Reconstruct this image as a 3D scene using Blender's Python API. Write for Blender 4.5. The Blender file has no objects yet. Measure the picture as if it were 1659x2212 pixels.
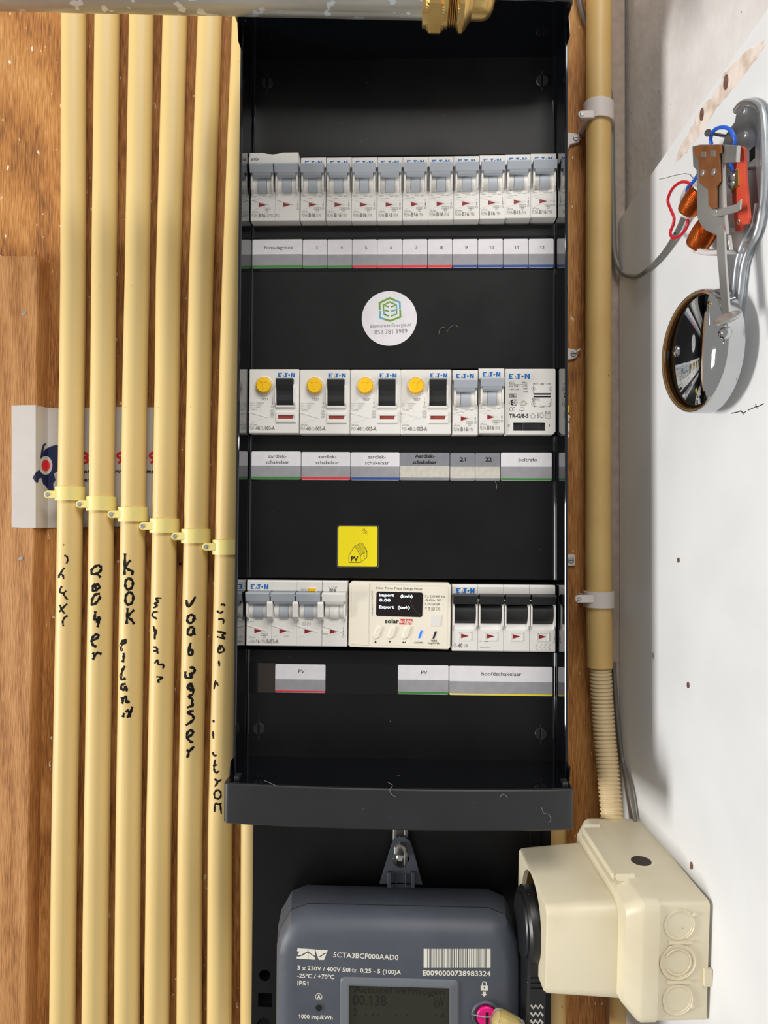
import bpy, bmesh, math, random
from mathutils import Vector, Matrix

random.seed(7)
S = bpy.context.scene
COL = S.collection
PI = math.pi

# ------------------------------------------------------------------ camera
# Board plane is Y=0, the viewer is at negative Y; working unit is the millimetre (0.001 m).
W_PX, H_PX, F_PX = 1659.0, 2212.0, 1600.0
CAM_D = 585.0                                   # mm from the board
yaw, pitch, roll = math.atan(55.5 / F_PX), math.atan(39.0 / F_PX), math.radians(0.33)
fwd = Vector((-math.sin(yaw) * math.cos(pitch), math.cos(yaw) * math.cos(pitch), math.sin(pitch)))
right = fwd.cross(Vector((0, 0, 1))).normalized()
up = right.cross(fwd).normalized()
right, up = right * math.cos(roll) + up * math.sin(roll), up * math.cos(roll) - right * math.sin(roll)
cd = bpy.data.cameras.new('camera')
cd.sensor_fit = 'VERTICAL'
cd.sensor_height = 36.0
cd.lens = F_PX / H_PX * 36.0
cd.clip_start = 0.01
cam = bpy.data.objects.new('camera', cd)
COL.objects.link(cam)
M = Matrix((right, up, -fwd)).transposed().to_4x4()
M.translation = Vector((0, -CAM_D / 1000, 0))
cam.matrix_world = M
S.camera = cam

# ------------------------------------------------------------------ world, lamps, exposure
world = bpy.data.worlds.new('world')
S.world = world
world.use_nodes = True
bg = world.node_tree.nodes['Background']
bg.inputs[0].default_value = (1.0, 0.97, 0.93, 1)
bg.inputs[1].default_value = 0.37

def area(name, loc, target, sx, sy, power, color):
    l = bpy.data.lights.new(name, 'AREA')
    l.shape = 'RECTANGLE'
    l.size, l.size_y, l.energy, l.color = sx, sy, power, color
    o = bpy.data.objects.new(name, l)
    COL.objects.link(o)
    o.location = loc
    o.rotation_euler = (Vector(target) - Vector(loc)).to_track_quat('-Z', 'Y').to_euler()
    return o

area('window_light', (-2.6, -0.86, -0.35), (0, 0, 0), 0.5, 0.95, 62, (1.0, 0.98, 0.95))
area('room_light', (0.45, -1.55, 1.75), (0, 0, -0.05), 1.5, 0.9, 40, (1.0, 0.985, 0.96))
S.view_settings.view_transform = 'Standard'
S.view_settings.look = 'None'
S.view_settings.gamma = 1.0
S.view_settings.use_curve_mapping = False
S.view_settings.exposure = 0.0

# ------------------------------------------------------------------ pixel -> plane helpers
def _ray(px, py):
    return right * ((px - W_PX / 2) / F_PX) - up * ((py - H_PX / 2) / F_PX) + fwd

def U(px, py, d):
    """Point (mm) on the plane d mm in front of the board."""
    r = _ray(px, py)
    t = (CAM_D - d) / r.y
    return Vector((r.x * t, -d, r.z * t))

WALL_X, WALL_T = 169.0, 0.115
_n = math.hypot(1, WALL_T)
WU = Vector((WALL_T / _n, -1 / _n, 0))           # along the side wall, towards the viewer
WN = Vector((-1 / _n, -WALL_T / _n, 0))          # out of the side wall
WO = Vector((WALL_X, 0, 0))

def WP(px, py, n):
    """(u, -n, z) on a plane n mm off the side wall."""
    r = _ray(px, py)
    c = Vector((0, -CAM_D, 0))
    t = ((WO + WN * n) - c).dot(WN) / r.dot(WN)
    q = c + r * t - WO
    return Vector((q.dot(WU), -n, q.z))

class Board:
    """Local frame parallel to the board: x right, -y towards the viewer, z up."""
    rz = 0.0
    def __init__(s, px, py, d):
        s.o = U(px, py, d)
    def p(s, px, py, d):
        return U(px, py, d) - s.o

class Side:
    """Local frame on the side wall: x along the wall to the viewer, -y out of the wall, z up."""
    rz = math.atan2(WU.y, WU.x)
    def __init__(s, px, py, n):
        s.l = WP(px, py, n)
        s.o = WO + WU * s.l.x + WN * (-s.l.y) + Vector((0, 0, s.l.z))
    def p(s, px, py, n):
        return WP(px, py, n) - s.l
    def q(s, u, n, z):
        return Vector((u, -n, z)) - s.l

# ------------------------------------------------------------------ materials
def lin(c):
    r = []
    for v in c:
        v /= 255.0
        r.append(v / 12.92 if v <= 0.04045 else ((v + 0.055) / 1.055) ** 2.4)
    return (*r, 1.0)

def mat(name, rgb, rough=0.5, metal=0.0, rgb2=None, scale=60, stretch=(1, 1, 1), detail=4, lo=0.35, hi=0.65,
        bump=0.0, bscale=None, emit=0.0, spec=0.5, specks=None, alpha=1.0, trans=0.0, rvar=0.0, coat=0.0):
    m = bpy.data.materials.new(name)
    m.use_nodes = True
    nt = m.node_tree
    b = nt.nodes['Principled BSDF']
    b.inputs['Base Color'].default_value = lin(rgb)
    b.inputs['Roughness'].default_value = rough
    b.inputs['Metallic'].default_value = metal
    b.inputs['Specular IOR Level'].default_value = spec
    b.inputs['Transmission Weight'].default_value = trans
    b.inputs['Coat Weight'].default_value = coat
    if emit:
        b.inputs['Emission Color'].default_value = lin(rgb)
        b.inputs['Emission Strength'].default_value = emit
    tc = nt.nodes.new('ShaderNodeTexCoord')
    mp = nt.nodes.new('ShaderNodeMapping')
    mp.inputs['Scale'].default_value = stretch
    nt.links.new(tc.outputs['Object'], mp.inputs[0])
    col = None
    if rgb2:
        n = nt.nodes.new('ShaderNodeTexNoise')
        n.inputs['Scale'].default_value = scale
        n.inputs['Detail'].default_value = detail
        nt.links.new(mp.outputs[0], n.inputs[0])
        r = nt.nodes.new('ShaderNodeValToRGB')
        r.color_ramp.elements[0].position, r.color_ramp.elements[1].position = lo, hi
        r.color_ramp.elements[0].color, r.color_ramp.elements[1].color = lin(rgb), lin(rgb2)
        nt.links.new(n.outputs[0], r.inputs[0])
        col = r.outputs[0]
        if rvar:
            mr = nt.nodes.new('ShaderNodeMapRange')
            mr.inputs['To Min'].default_value, mr.inputs['To Max'].default_value = rough - rvar, rough + rvar
            nt.links.new(n.outputs[0], mr.inputs[0])
            nt.links.new(mr.outputs[0], b.inputs['Roughness'])
    if specks:                                   # (colour, scale, threshold)
        n = nt.nodes.new('ShaderNodeTexNoise')
        n.inputs['Scale'].default_value = specks[1]
        n.inputs['Detail'].default_value = 2
        nt.links.new(tc.outputs['Object'], n.inputs[0])
        r = nt.nodes.new('ShaderNodeValToRGB')
        r.color_ramp.elements[0].position, r.color_ramp.elements[1].position = specks[2], specks[2] + 0.03
        nt.links.new(n.outputs[0], r.inputs[0])
        mx = nt.nodes.new('ShaderNodeMix')
        mx.data_type = 'RGBA'
        nt.links.new(r.outputs[0], mx.inputs[0])
        if col is None:
            mx.inputs[6].default_value = lin(rgb)
        else:
            nt.links.new(col, mx.inputs[6])
        mx.inputs[7].default_value = lin(specks[0])
        col = mx.outputs[2]
    if col is not None:
        nt.links.new(col, b.inputs['Base Color'])
    if bump:
        n = nt.nodes.new('ShaderNodeTexNoise')
        n.inputs['Scale'].default_value = bscale or scale
        n.inputs['Detail'].default_value = 5
        nt.links.new(mp.outputs[0], n.inputs[0])
        bp = nt.nodes.new('ShaderNodeBump')
        bp.inputs['Strength'].default_value = bump
        bp.inputs['Distance'].default_value = 0.001
        nt.links.new(n.outputs[0], bp.inputs['Height'])
        nt.links.new(bp.outputs[0], b.inputs['Normal'])
    return m

def wood(name, dark, mid, light, splinter=None, ring=9.0):
    """Long vertical grain with broad figure, fine fibres, and pale torn fibres."""
    m = bpy.data.materials.new(name)
    m.use_nodes = True
    nt = m.node_tree
    N, L = nt.nodes, nt.links
    b = N['Principled BSDF']
    b.inputs['Roughness'].default_value = 0.62
    b.inputs['Specular IOR Level'].default_value = 0.35
    tc = N.new('ShaderNodeTexCoord')
    mp = N.new('ShaderNodeMapping'); mp.inputs['Scale'].default_value = (1, 1, 0.07)
    L.new(tc.outputs['Object'], mp.inputs[0])
    w = N.new('ShaderNodeTexWave'); w.wave_type = 'RINGS'; w.rings_direction = 'Y'
    w.inputs['Scale'].default_value = ring; w.inputs['Distortion'].default_value = 9
    w.inputs['Detail'].default_value = 3; w.inputs['Detail Scale'].default_value = 1.6
    mp2 = N.new('ShaderNodeMapping'); mp2.inputs['Scale'].default_value = (1, 1, 0.30); mp2.inputs['Location'].default_value = (0.36, 0, -0.04)
    L.new(tc.outputs['Object'], mp2.inputs[0]); L.new(mp2.outputs[0], w.inputs[0])
    n = N.new('ShaderNodeTexNoise'); n.inputs['Scale'].default_value = 1000; n.inputs['Detail'].default_value = 8
    L.new(mp.outputs[0], n.inputs[0])
    n2 = N.new('ShaderNodeTexNoise'); n2.inputs['Scale'].default_value = 7; n2.inputs['Detail'].default_value = 3
    L.new(mp2.outputs[0], n2.inputs[0])
    a = N.new('ShaderNodeMath'); a.operation = 'MULTIPLY'; a.inputs[1].default_value = 0.13
    L.new(w.outputs[1], a.inputs[0])
    c = N.new('ShaderNodeMath'); c.operation = 'MULTIPLY_ADD'; c.inputs[1].default_value = 0.66
    L.new(n.outputs[0], c.inputs[0]); L.new(a.outputs[0], c.inputs[2])
    e = N.new('ShaderNodeMath'); e.operation = 'MULTIPLY_ADD'; e.inputs[1].default_value = 0.22
    L.new(n2.outputs[0], e.inputs[0]); L.new(c.outputs[0], e.inputs[2])
    r = N.new('ShaderNodeValToRGB')
    r.color_ramp.elements[0].position, r.color_ramp.elements[1].position = 0.34, 0.68
    r.color_ramp.elements[0].color, r.color_ramp.elements[1].color = lin(dark), lin(light)
    k = r.color_ramp.elements.new(0.50); k.color = lin(mid)
    L.new(e.outputs[0], r.inputs[0])
    col = r.outputs[0]
    if splinter:
        n3 = N.new('ShaderNodeTexNoise'); n3.inputs['Scale'].default_value = 230; n3.inputs['Detail'].default_value = 3
        mp3 = N.new('ShaderNodeMapping'); mp3.inputs['Scale'].default_value = (1, 1, 0.45)
        L.new(tc.outputs['Object'], mp3.inputs[0]); L.new(mp3.outputs[0], n3.inputs[0])
        r3 = N.new('ShaderNodeValToRGB')
        r3.color_ramp.elements[0].position, r3.color_ramp.elements[1].position = splinter, splinter + 0.03
        L.new(n3.outputs[0], r3.inputs[0])
        mx = N.new('ShaderNodeMix'); mx.data_type = 'RGBA'
        L.new(r3.outputs[0], mx.inputs[0]); L.new(col, mx.inputs[6]); mx.inputs[7].default_value = lin((238, 222, 196))
        col = mx.outputs[2]
    L.new(col, b.inputs['Base Color'])
    bp = N.new('ShaderNodeBump'); bp.inputs['Strength'].default_value = 0.55; bp.inputs['Distance'].default_value = 0.0012
    L.new(n.outputs[0], bp.inputs['Height']); L.new(bp.outputs[0], b.inputs['Normal'])
    return m

MT = {}
MT['board'] = wood('board_wood', (122, 76, 36), (182, 122, 62), (212, 160, 96), 0.675)
MT['post'] = wood('post_wood', (146, 94, 48), (186, 130, 76), (204, 152, 98), None, 14)
MT['plaster'] = mat('rough_plaster', (220, 215, 211), 0.9, rgb2=(230, 226, 224), scale=40, bump=0.5, bscale=160, specks=((150, 128, 108), 210, 0.73))
MT['panel'] = mat('white_panel_paint', (228, 229, 230), 0.55, rgb2=(236, 237, 238), scale=14, bump=0.08, bscale=90)
MT['torn'] = mat('torn_plaster', (236, 222, 212), 0.95, rgb2=(196, 172, 146), scale=90, lo=0.45, hi=0.7, bump=0.9, bscale=120)
MT['rust'] = mat('rusty_hole', (92, 62, 50), 0.8, rgb2=(130, 96, 80), scale=500)
MT['taupe'] = mat('taupe_batten', (166, 150, 138), 0.85, rgb2=(180, 164, 150), scale=120, bump=0.25)
MT['pvc'] = mat('cream_conduit_pvc', (229, 201, 136), 0.47, rgb2=(221, 190, 124), scale=9, stretch=(1, 1, 0.3), specks=((92, 66, 40), 260, 0.785))
MT['pvc_clamp'] = mat('cream_clamp_plastic', (240, 222, 140), 0.42)
MT['pvc_old'] = mat('yellowed_conduit_pvc', (226, 190, 122), 0.45, rgb2=(214, 176, 108), scale=14, specks=((120, 92, 56), 210, 0.76))
MT['flex'] = mat('cream_flexible_conduit', (226, 202, 158), 0.42)
MT['white_clip'] = mat('white_clamp_nylon', (222, 212, 206), 0.5)
MT['zinc'] = mat('zinc_screw', (190, 190, 184), 0.4, 0.5, rgb2=(160, 160, 156), scale=900)
MT['ink'] = mat('black_marker_ink', (18, 16, 14), 0.75, spec=0.2)
MT['black'] = mat('black_plastic', (15, 15, 16), 0.36, rgb2=(20, 20, 21), scale=25, specks=((130, 130, 128), 330, 0.765), rvar=0.06, bump=0.03, bscale=700, spec=0.3)
MT['gloss'] = mat('glossy_black_plastic', (9, 11, 15), 0.05, specks=((120, 122, 126), 300, 0.79), spec=0.7)
MT['hood'] = mat('satin_black_plastic', (33, 34, 36), 0.4, rgb2=(39, 40, 42), scale=20, specks=((160, 160, 156), 420, 0.77), bump=0.05, bscale=900)
MT['strip'] = mat('glossy_label_strip', (7, 8, 12), 0.12, specks=((90, 110, 140), 300, 0.78))
MT['brown'] = mat('dark_brown_insert', (52, 44, 40), 0.5)
MT['dark'] = mat('dark_recess', (8, 8, 9), 0.7)
MT['white'] = mat('device_white_plastic', (229, 226, 220), 0.42, rgb2=(233, 230, 225), scale=30)
MT['cream'] = mat('device_cream_plastic', (240, 232, 214), 0.45)
MT['grey'] = mat('toggle_grey_plastic', (172, 178, 186), 0.45, rgb2=(178, 184, 191), scale=40)
MT['toggle_black'] = mat('toggle_black_plastic', (24, 25, 26), 0.5, rgb2=(32, 33, 34), scale=80)
MT['red'] = mat('indicator_red', (140, 18, 24), 0.4)
MT['rust_red'] = mat('window_rust_red', (150, 56, 44), 0.45)
MT['yellow'] = mat('test_button_yellow', (250, 196, 6), 0.38)
MT['blue'] = mat('logo_blue', (0, 108, 186), 0.5)
MT['print'] = mat('grey_print', (134, 132, 128), 0.6)
MT['print_mid'] = mat('mid_grey_print', (122, 120, 116), 0.6)
MT['print_dark'] = mat('dark_print', (20, 20, 21), 0.6)
MT['print_white'] = mat('white_print', (226, 222, 208), 0.6)
MT['paper'] = mat('label_paper', (232, 229, 232), 0.7, rgb2=(226, 222, 226), scale=160)
MT['paper_grey'] = mat('label_grey_print', (160, 158, 162), 0.7, rgb2=(152, 150, 154), scale=160)
MT['paper_dark'] = mat('label_dark_grey_print', (136, 138, 144), 0.7, rgb2=(128, 130, 136), scale=160)
MT['paper_tan'] = mat('label_beige_paper', (208, 204, 194), 0.7, rgb2=(196, 190, 178), scale=300)
MT['s_green'] = mat('stripe_green', (58, 132, 54), 0.6)
MT['s_red'] = mat('stripe_red', (222, 48, 58), 0.6)
MT['s_blue'] = mat('stripe_blue', (40, 74, 148), 0.6)
MT['s_yellow'] = mat('stripe_yellow', (240, 216, 24), 0.6)
MT['sticker_yellow'] = mat('sticker_yellow', (252, 232, 0), 0.5)
MT['teal'] = mat('emblem_teal', (100, 168, 184), 0.6)
MT['emblem_green'] = mat('emblem_green', (106, 158, 44), 0.6)
MT['screen'] = mat('dark_screen', (26, 18, 18), 0.16)
MT['screen_text'] = mat('screen_text', (226, 240, 255), 0.5, emit=0.9)
MT['led_blue'] = mat('blue_lamp', (20, 90, 255), 0.4, emit=1.6)
MT['led_off'] = mat('unlit_lamp', (46, 44, 60), 0.3)
MT['logo_red'] = mat('logo_red', (224, 22, 40), 0.5)
MT['meter'] = mat('meter_grey_plastic', (72, 77, 86), 0.5, rgb2=(78, 83, 92), scale=30, bump=0.06, bscale=1100, specks=((160, 160, 156), 300, 0.785))
MT['meter_light'] = mat('meter_bezel_plastic', (104, 108, 114), 0.42)
MT['lcd'] = mat('lcd_glass', (44, 44, 33), 0.14)
MT['lcd_ink'] = mat('lcd_segment', (18, 19, 14), 0.4)
MT['pink'] = mat('seal_pink', (232, 12, 128), 0.4)
MT['seal_glass'] = mat('clear_seal_plastic', (250, 250, 246), 0.12, trans=0.9)
MT['seal_yellow'] = mat('seal_yellow_core', (252, 218, 96), 0.45)
MT['chrome'] = mat('chrome_plate', (196, 198, 200), 0.05, 1.0)
MT['chrome_soft'] = mat('zinc_plate', (206, 210, 214), 0.32, 0.85, rgb2=(178, 184, 188), scale=60)
MT['steel'] = mat('bright_steel', (196, 196, 192), 0.34, 0.85)
MT['steel_pipe'] = mat('galvanised_pipe', (206, 204, 196), 0.30, 0.7, rgb2=(168, 164, 152), scale=50, stretch=(0.18, 1, 1), specks=((226, 232, 236), 120, 0.60), bump=0.12, bscale=60)
MT['brass'] = mat('brass', (234, 202, 134), 0.34, 1.0, rgb2=(216, 178, 104), scale=60, bump=0.12, bscale=500)
MT['copper'] = mat('copper_wire', (206, 120, 58), 0.3, 0.9, rgb2=(176, 92, 38), scale=200)
MT['bronze'] = mat('brown_contact_spring', (158, 102, 58), 0.4, 0.4, rgb2=(138, 86, 48), scale=120)
MT['red_board'] = mat('red_fibre_board', (214, 82, 54), 0.6, rgb2=(204, 70, 44), scale=80)
MT['bobbin'] = mat('white_bobbin_plastic', (222, 214, 212), 0.5)
MT['wire_blue'] = mat('blue_wire', (32, 92, 206), 0.4)
MT['wire_red'] = mat('red_wire', (206, 28, 48), 0.4)
MT['cable'] = mat('grey_cable_sheath', (112, 110, 105), 0.4)
MT['cable_dark'] = mat('dark_cable_sheath', (70, 70, 68), 0.5)
MT['nail'] = mat('dark_nail', (44, 42, 40), 0.4, 0.6)
MT['socket'] = mat('cream_socket_plastic', (226, 216, 188), 0.4, rgb2=(216, 204, 174), scale=24, lo=0.45, hi=0.75, specks=((116, 92, 70), 190, 0.775))
MT['socket_in'] = mat('cream_socket_inside', (206, 190, 140), 0.5)
MT['plug'] = mat('black_rubber_plug', (26, 27, 29), 0.36, specks=((110, 110, 112), 420, 0.74))
MT['plug_grip'] = mat('grip_ridge_painted_glint', (190, 186, 180), 0.4)  # light grey paints the reflections on the black plug's grip ridges
MT['navy'] = mat('emblem_navy', (28, 36, 76), 0.6)
MT['poster'] = mat('poster_paper', (208, 202, 196), 0.65, rgb2=(202, 195, 188), scale=30)
MT['poster_red'] = mat('poster_red', (222, 38, 44), 0.6)

# ------------------------------------------------------------------ mesh builder (millimetres)
_glyphs = {}
def glyphs(s, bold=0.0):
    k = (s, bold)
    if k not in _glyphs:
        cu = bpy.data.curves.new('t', 'FONT')
        cu.body = s
        cu.resolution_u = 2
        cu.offset = bold
        o = bpy.data.objects.new('t', cu)
        COL.objects.link(o)
        dg = bpy.context.evaluated_depsgraph_get()
        me = o.evaluated_get(dg).to_mesh()
        _glyphs[k] = ([(v.co.x, v.co.y) for v in me.vertices], [tuple(p.vertices) for p in me.polygons])
        o.evaluated_get(dg).to_mesh_clear()
        bpy.data.objects.remove(o)
        bpy.data.curves.remove(cu)
    return _glyphs[k]

_one = {}
def text_geo(s, bold=0.0):
    """Letters set one by one, so that the figure one gets its flag."""
    if '1' not in s:
        return glyphs(s, bold)
    if 'HH' not in _one:
        _one['HH'] = max(p[0] for p in glyphs('HH')[0])
    V, F, x = [], [], 0.0
    for c in s:
        if c not in _one:
            _one[c] = max(p[0] for p in glyphs('H' + ('0' if c == '1' else c) + 'H')[0]) - _one['HH']
        if c == '1':
            h = cap_height(); w = 0.085 + 1.6 * bold; xs = x + _one[c] * 0.56
            g = [(xs - w / 2, 0), (xs + w / 2, 0), (xs + w / 2, h), (xs - w * 0.25, h), (xs - w / 2 - 0.13, h * 0.80), (xs - w / 2 - 0.13, h * 0.68), (xs - w / 2, h * 0.78)]
            f = [tuple(range(len(g)))]
        else:
            g, f = glyphs(c, bold) if c != ' ' else ([], [])
            g = [(p[0] + x, p[1]) for p in g]
        b = len(V)
        V += g; F += [tuple(b + i for i in q) for q in f]
        x += _one[c]
    return V, F

def cap_height():
    v, _ = glyphs('H')
    return max(y for _, y in v)

def rrect(x0, x1, z0, z1, r, n=4):
    pts = []
    for cx, cz, a0 in ((x1 - r, z1 - r, 0), (x0 + r, z1 - r, 90), (x0 + r, z0 + r, 180), (x1 - r, z0 + r, 270)):
        for i in range(n + 1):
            a = math.radians(a0 + 90 * i / n)
            pts.append((cx + r * math.cos(a), cz + r * math.sin(a)))
    return pts

def circle(cx, cz, r, n=24, rz=None, rot=0.0):
    return [(cx + r * math.cos(2 * PI * i / n + rot), cz + (rz or r) * math.sin(2 * PI * i / n + rot)) for i in range(n)]

def area2(p):
    return sum(p[i][0] * p[(i + 1) % len(p)][1] - p[(i + 1) % len(p)][0] * p[i][1] for i in range(len(p)))

def inset(p, k):
    n = len(p)
    if area2(p) < 0:
        p = p[::-1]
    out = []
    for i in range(n):
        a, b, c = p[i - 1], p[i], p[(i + 1) % n]
        e1 = Vector((b[0] - a[0], b[1] - a[1])); e2 = Vector((c[0] - b[0], c[1] - b[1]))
        if e1.length < 1e-9 or e2.length < 1e-9:
            out.append(b); continue
        e1.normalize(); e2.normalize()
        n1, n2 = Vector((-e1.y, e1.x)), Vector((-e2.y, e2.x))
        m = n1 + n2
        den = max(0.35, 1 + n1.dot(n2))
        out.append((b[0] + m.x * k / den, b[1] + m.y * k / den))
    return p, out

class MB:
    def __init__(s):
        s.v, s.f = [], []
    def add(s, verts, faces):
        b = len(s.v)
        s.v += [tuple(q) for q in verts]
        s.f += [tuple(b + i for i in f) for f in faces]
        return s
    def loft(s, rings, cap0=True, cap1=True, closed=True):
        n = len(rings[0]); b = len(s.v)
        for r in rings:
            s.v += [tuple(q) for q in r]
        for k in range(len(rings) - 1):
            for i in range(n if closed else n - 1):
                j = (i + 1) % n
                s.f.append((b + k * n + i, b + k * n + j, b + (k + 1) * n + j, b + (k + 1) * n + i))
        if cap0:
            s.f.append(tuple(b + i for i in range(n))[::-1])
        if cap1:
            s.f.append(tuple(b + (len(rings) - 1) * n + i for i in range(n)))
        return s
    def prism(s, pts, y0, y1, ch=0.0, both=False):
        """Outline in (x, z), from depth y0 (back) to y1 (front, smaller y); ch bevels the front rim."""
        if area2(pts) < 0:
            pts = pts[::-1]
        rings = []
        if ch and both:
            rings.append([(x, y0, z) for x, z in inset(pts, ch)[1]])
            rings.append([(x, y0 - ch, z) for x, z in pts])
        else:
            rings.append([(x, y0, z) for x, z in pts])
        if ch:
            rings.append([(x, y1 + ch, z) for x, z in pts])
            rings.append([(x, y1, z) for x, z in inset(pts, ch)[1]])
        else:
            rings.append([(x, y1, z) for x, z in pts])
        return s.loft(rings)
    def box(s, x0, x1, y0, y1, z0, z1, ch=0.0):
        return s.prism([(x0, z0), (x1, z0), (x1, z1), (x0, z1)], max(y0, y1), min(y0, y1), ch)
    def xprism(s, prof, x0, x1):
        return s.loft([[(x0, y, z) for y, z in prof], [(x1, y, z) for y, z in prof]])
    def zprism(s, prof, z0, z1, ch=0.0):
        if area2(prof) < 0:
            prof = prof[::-1]
        rings = [[(x, y, z0) for x, y in prof], [(x, y, z1) for x, y in prof]]
        if ch:
            ins = inset(prof, ch)[1]
            rings = [[(x, y, z0) for x, y in ins], [(x, y, z0 + ch) for x, y in prof], [(x, y, z1 - ch) for x, y in prof], [(x, y, z1) for x, y in ins]]
        return s.loft(rings)
    def cyl(s, x, z, r, y0, y1, n=24, ch=0.0, r1=None):
        if r1:
            return s.loft([[(a, y0, b) for a, b in circle(x, z, r, n)], [(a, y1, b) for a, b in circle(x, z, r1, n)]])
        return s.prism(circle(x, z, r, n), y0, y1, ch)
    def tube(s, path, r, n=10, flat=1.0):
        """Round bar along a path; r is a number or a list; flat squeezes it along y."""
        path = [Vector(p) for p in path]
        rs = r if isinstance(r, (list, tuple)) else [r] * len(path)
        rings, ref = [], None
        for i, p in enumerate(path):
            t = (path[min(i + 1, len(path) - 1)] - path[max(i - 1, 0)]).normalized()
            if ref is None:
                ref = Vector((0, 1, 0)) if abs(t.y) < 0.9 else Vector((1, 0, 0))
            a = (ref - t * ref.dot(t)).normalized()
            ref = a
            b = t.cross(a)
            rings.append([p + (a * (math.cos(2 * PI * k / n) * flat) + b * math.sin(2 * PI * k / n)) * rs[i] for k in range(n)])
        return s.loft(rings)
    def lathe(s, c, axis, prof, n=32, cap0=True, cap1=True, hexa=None):
        """prof: list of (distance along axis, radius)."""
        axis = Vector(axis).normalized(); c = Vector(c)
        a = axis.orthogonal().normalized(); b = axis.cross(a)
        return s.loft([[c + axis * t + (a * math.cos(2 * PI * k / n) + b * math.sin(2 * PI * k / n)) * r for k in range(n)] for t, r in prof], cap0, cap1)
    def hole(s, outer, inner, c, y0, y1):
        """Plate with a hole: both outlines star-shaped about c."""
        def hit(poly, a):
            d = (math.cos(a), math.sin(a)); best = None
            for i in range(len(poly)):
                p, q = poly[i], poly[(i + 1) % len(poly)]
                ex, ez = q[0] - p[0], q[1] - p[1]
                den = d[0] * ez - d[1] * ex
                if abs(den) < 1e-12:
                    continue
                wx, wz = p[0] - c[0], p[1] - c[1]
                t = (wx * ez - wz * ex) / den
                u = (wx * d[1] - wz * d[0]) / den
                if t > 0 and -1e-6 <= u <= 1 + 1e-6 and (best is None or t > best):
                    best = t
            return (c[0] + d[0] * best, c[1] + d[1] * best)
        an = sorted({round(math.atan2(p[1] - c[1], p[0] - c[0]), 5) for p in list(outer) + list(inner)})
        O = [hit(outer, a) for a in an]; I = [hit(inner, a) for a in an]
        n = len(an); b = len(s.v)
        for ring, y in ((O, y1), (I, y1), (I, y0), (O, y0)):
            s.v += [(x, y, z) for x, z in ring]
        for k in range(4):
            k2 = (k + 1) % 4
            for i in range(n):
                j = (i + 1) % n
                s.f.append((b + k * n + i, b + k2 * n + i, b + k2 * n + j, b + k * n + j))
        return s
    def flat(s, pts, y):
        if area2(pts) < 0:
            pts = pts[::-1]
        return s.add([(x, y, z) for x, z in pts], [tuple(range(len(pts)))])
    _k = 0
    def line(s, pts, w, y, closed=False, h=0.0):
        """Printed line (or a low ridge of height h) along (x, z) points."""
        pts = [Vector(p) for p in pts]
        if closed:
            pts = pts + [pts[0]]
        for a, b in zip(pts, pts[1:]):
            t = (b - a)
            if t.length < 1e-9:
                continue
            t.normalize()
            MB._k = (MB._k + 1) % 5
            nn = Vector((-t.y, t.x)) * w / 2
            e = t * w * 0.25
            q = [a - e + nn, a - e - nn, b + e - nn, b + e + nn]
            if h:
                s.prism([(p.x, p.y) for p in q], y, y - h)
            else:
                s.flat([(p.x, p.y) for p in q], y - 0.012 * MB._k)
        return s
    def text(s, t, x, z, h, w=None, y=-0.05, al='L', bold=0.0, rot=0.0, sx=1.0):
        v, f = text_geo(t, bold)
        if not v:
            return s
        k = h / cap_height()
        x0, x1 = min(p[0] for p in v), max(p[0] for p in v)
        kx = k * sx if w is None else w / max(1e-6, x1 - x0)
        wd = (x1 - x0) * kx
        off = {'L': 0, 'C': -wd / 2, 'R': -wd}[al]
        c, sn = math.cos(math.radians(rot)), math.sin(math.radians(rot))
        pts = []
        for px, py in v:
            a, b = (px - x0) * kx + off, py * k
            pts.append((x + a * c - b * sn, y, z + a * sn + b * c))
        return s.add(pts, f)
    def build(s, name, m, parent=None, smooth=False, angle=38):
        me = bpy.data.meshes.new(name)
        me.from_pydata([(x / 1000, y / 1000, z / 1000) for x, y, z in s.v], [], s.f)
        bm = bmesh.new(); bm.from_mesh(me)
        bmesh.ops.recalc_face_normals(bm, faces=bm.faces)
        if smooth:
            for f in bm.faces:
                f.smooth = True
            lim = math.radians(angle)
            for e in bm.edges:
                if len(e.link_faces) == 2 and e.calc_face_angle(0) > lim:
                    e.smooth = False
        bm.to_mesh(me); bm.free()
        me.materials.append(MT[m])
        o = bpy.data.objects.new(name, me)
        COL.objects.link(o)
        if parent:
            o.parent = parent
        return o

class Print(MB):
    """Flat print: normals are set to face the viewer (-y)."""
    def build(s, name, m, parent=None, smooth=False, angle=38):
        me = bpy.data.meshes.new(name)
        me.from_pydata([(x / 1000, y / 1000, z / 1000) for x, y, z in s.v], [], s.f)
        me.materials.append(MT[m])
        o = bpy.data.objects.new(name, me)
        COL.objects.link(o)
        if parent:
            o.parent = parent
        return o

def smooth_path(pts, k=6):
    pts = [Vector(p) for p in pts]
    out = []
    for i in range(len(pts) - 1):
        p0, p1, p2, p3 = pts[max(i - 1, 0)], pts[i], pts[i + 1], pts[min(i + 2, len(pts) - 1)]
        for j in range(k):
            t = j / k
            out.append(0.5 * ((2 * p1) + (p2 - p0) * t + (2 * p0 - 5 * p1 + 4 * p2 - p3) * t * t + (3 * p1 - p0 - 3 * p2 + p3) * t ** 3))
    out.append(pts[-1])
    return out

def tag(o, label=None, cat=None, group=None, kind=None):
    for k, v in (('label', label), ('category', cat), ('group', group), ('kind', kind)):
        if v:
            o[k] = v
    return o

def thing(name, label, cat, fr, group=None):
    o = bpy.data.objects.new(name, None)
    o.empty_display_size = 0.01
    COL.objects.link(o)
    o.location = fr.o / 1000
    o.rotation_euler = (0, 0, fr.rz)
    return tag(o, label, cat, group)

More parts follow.
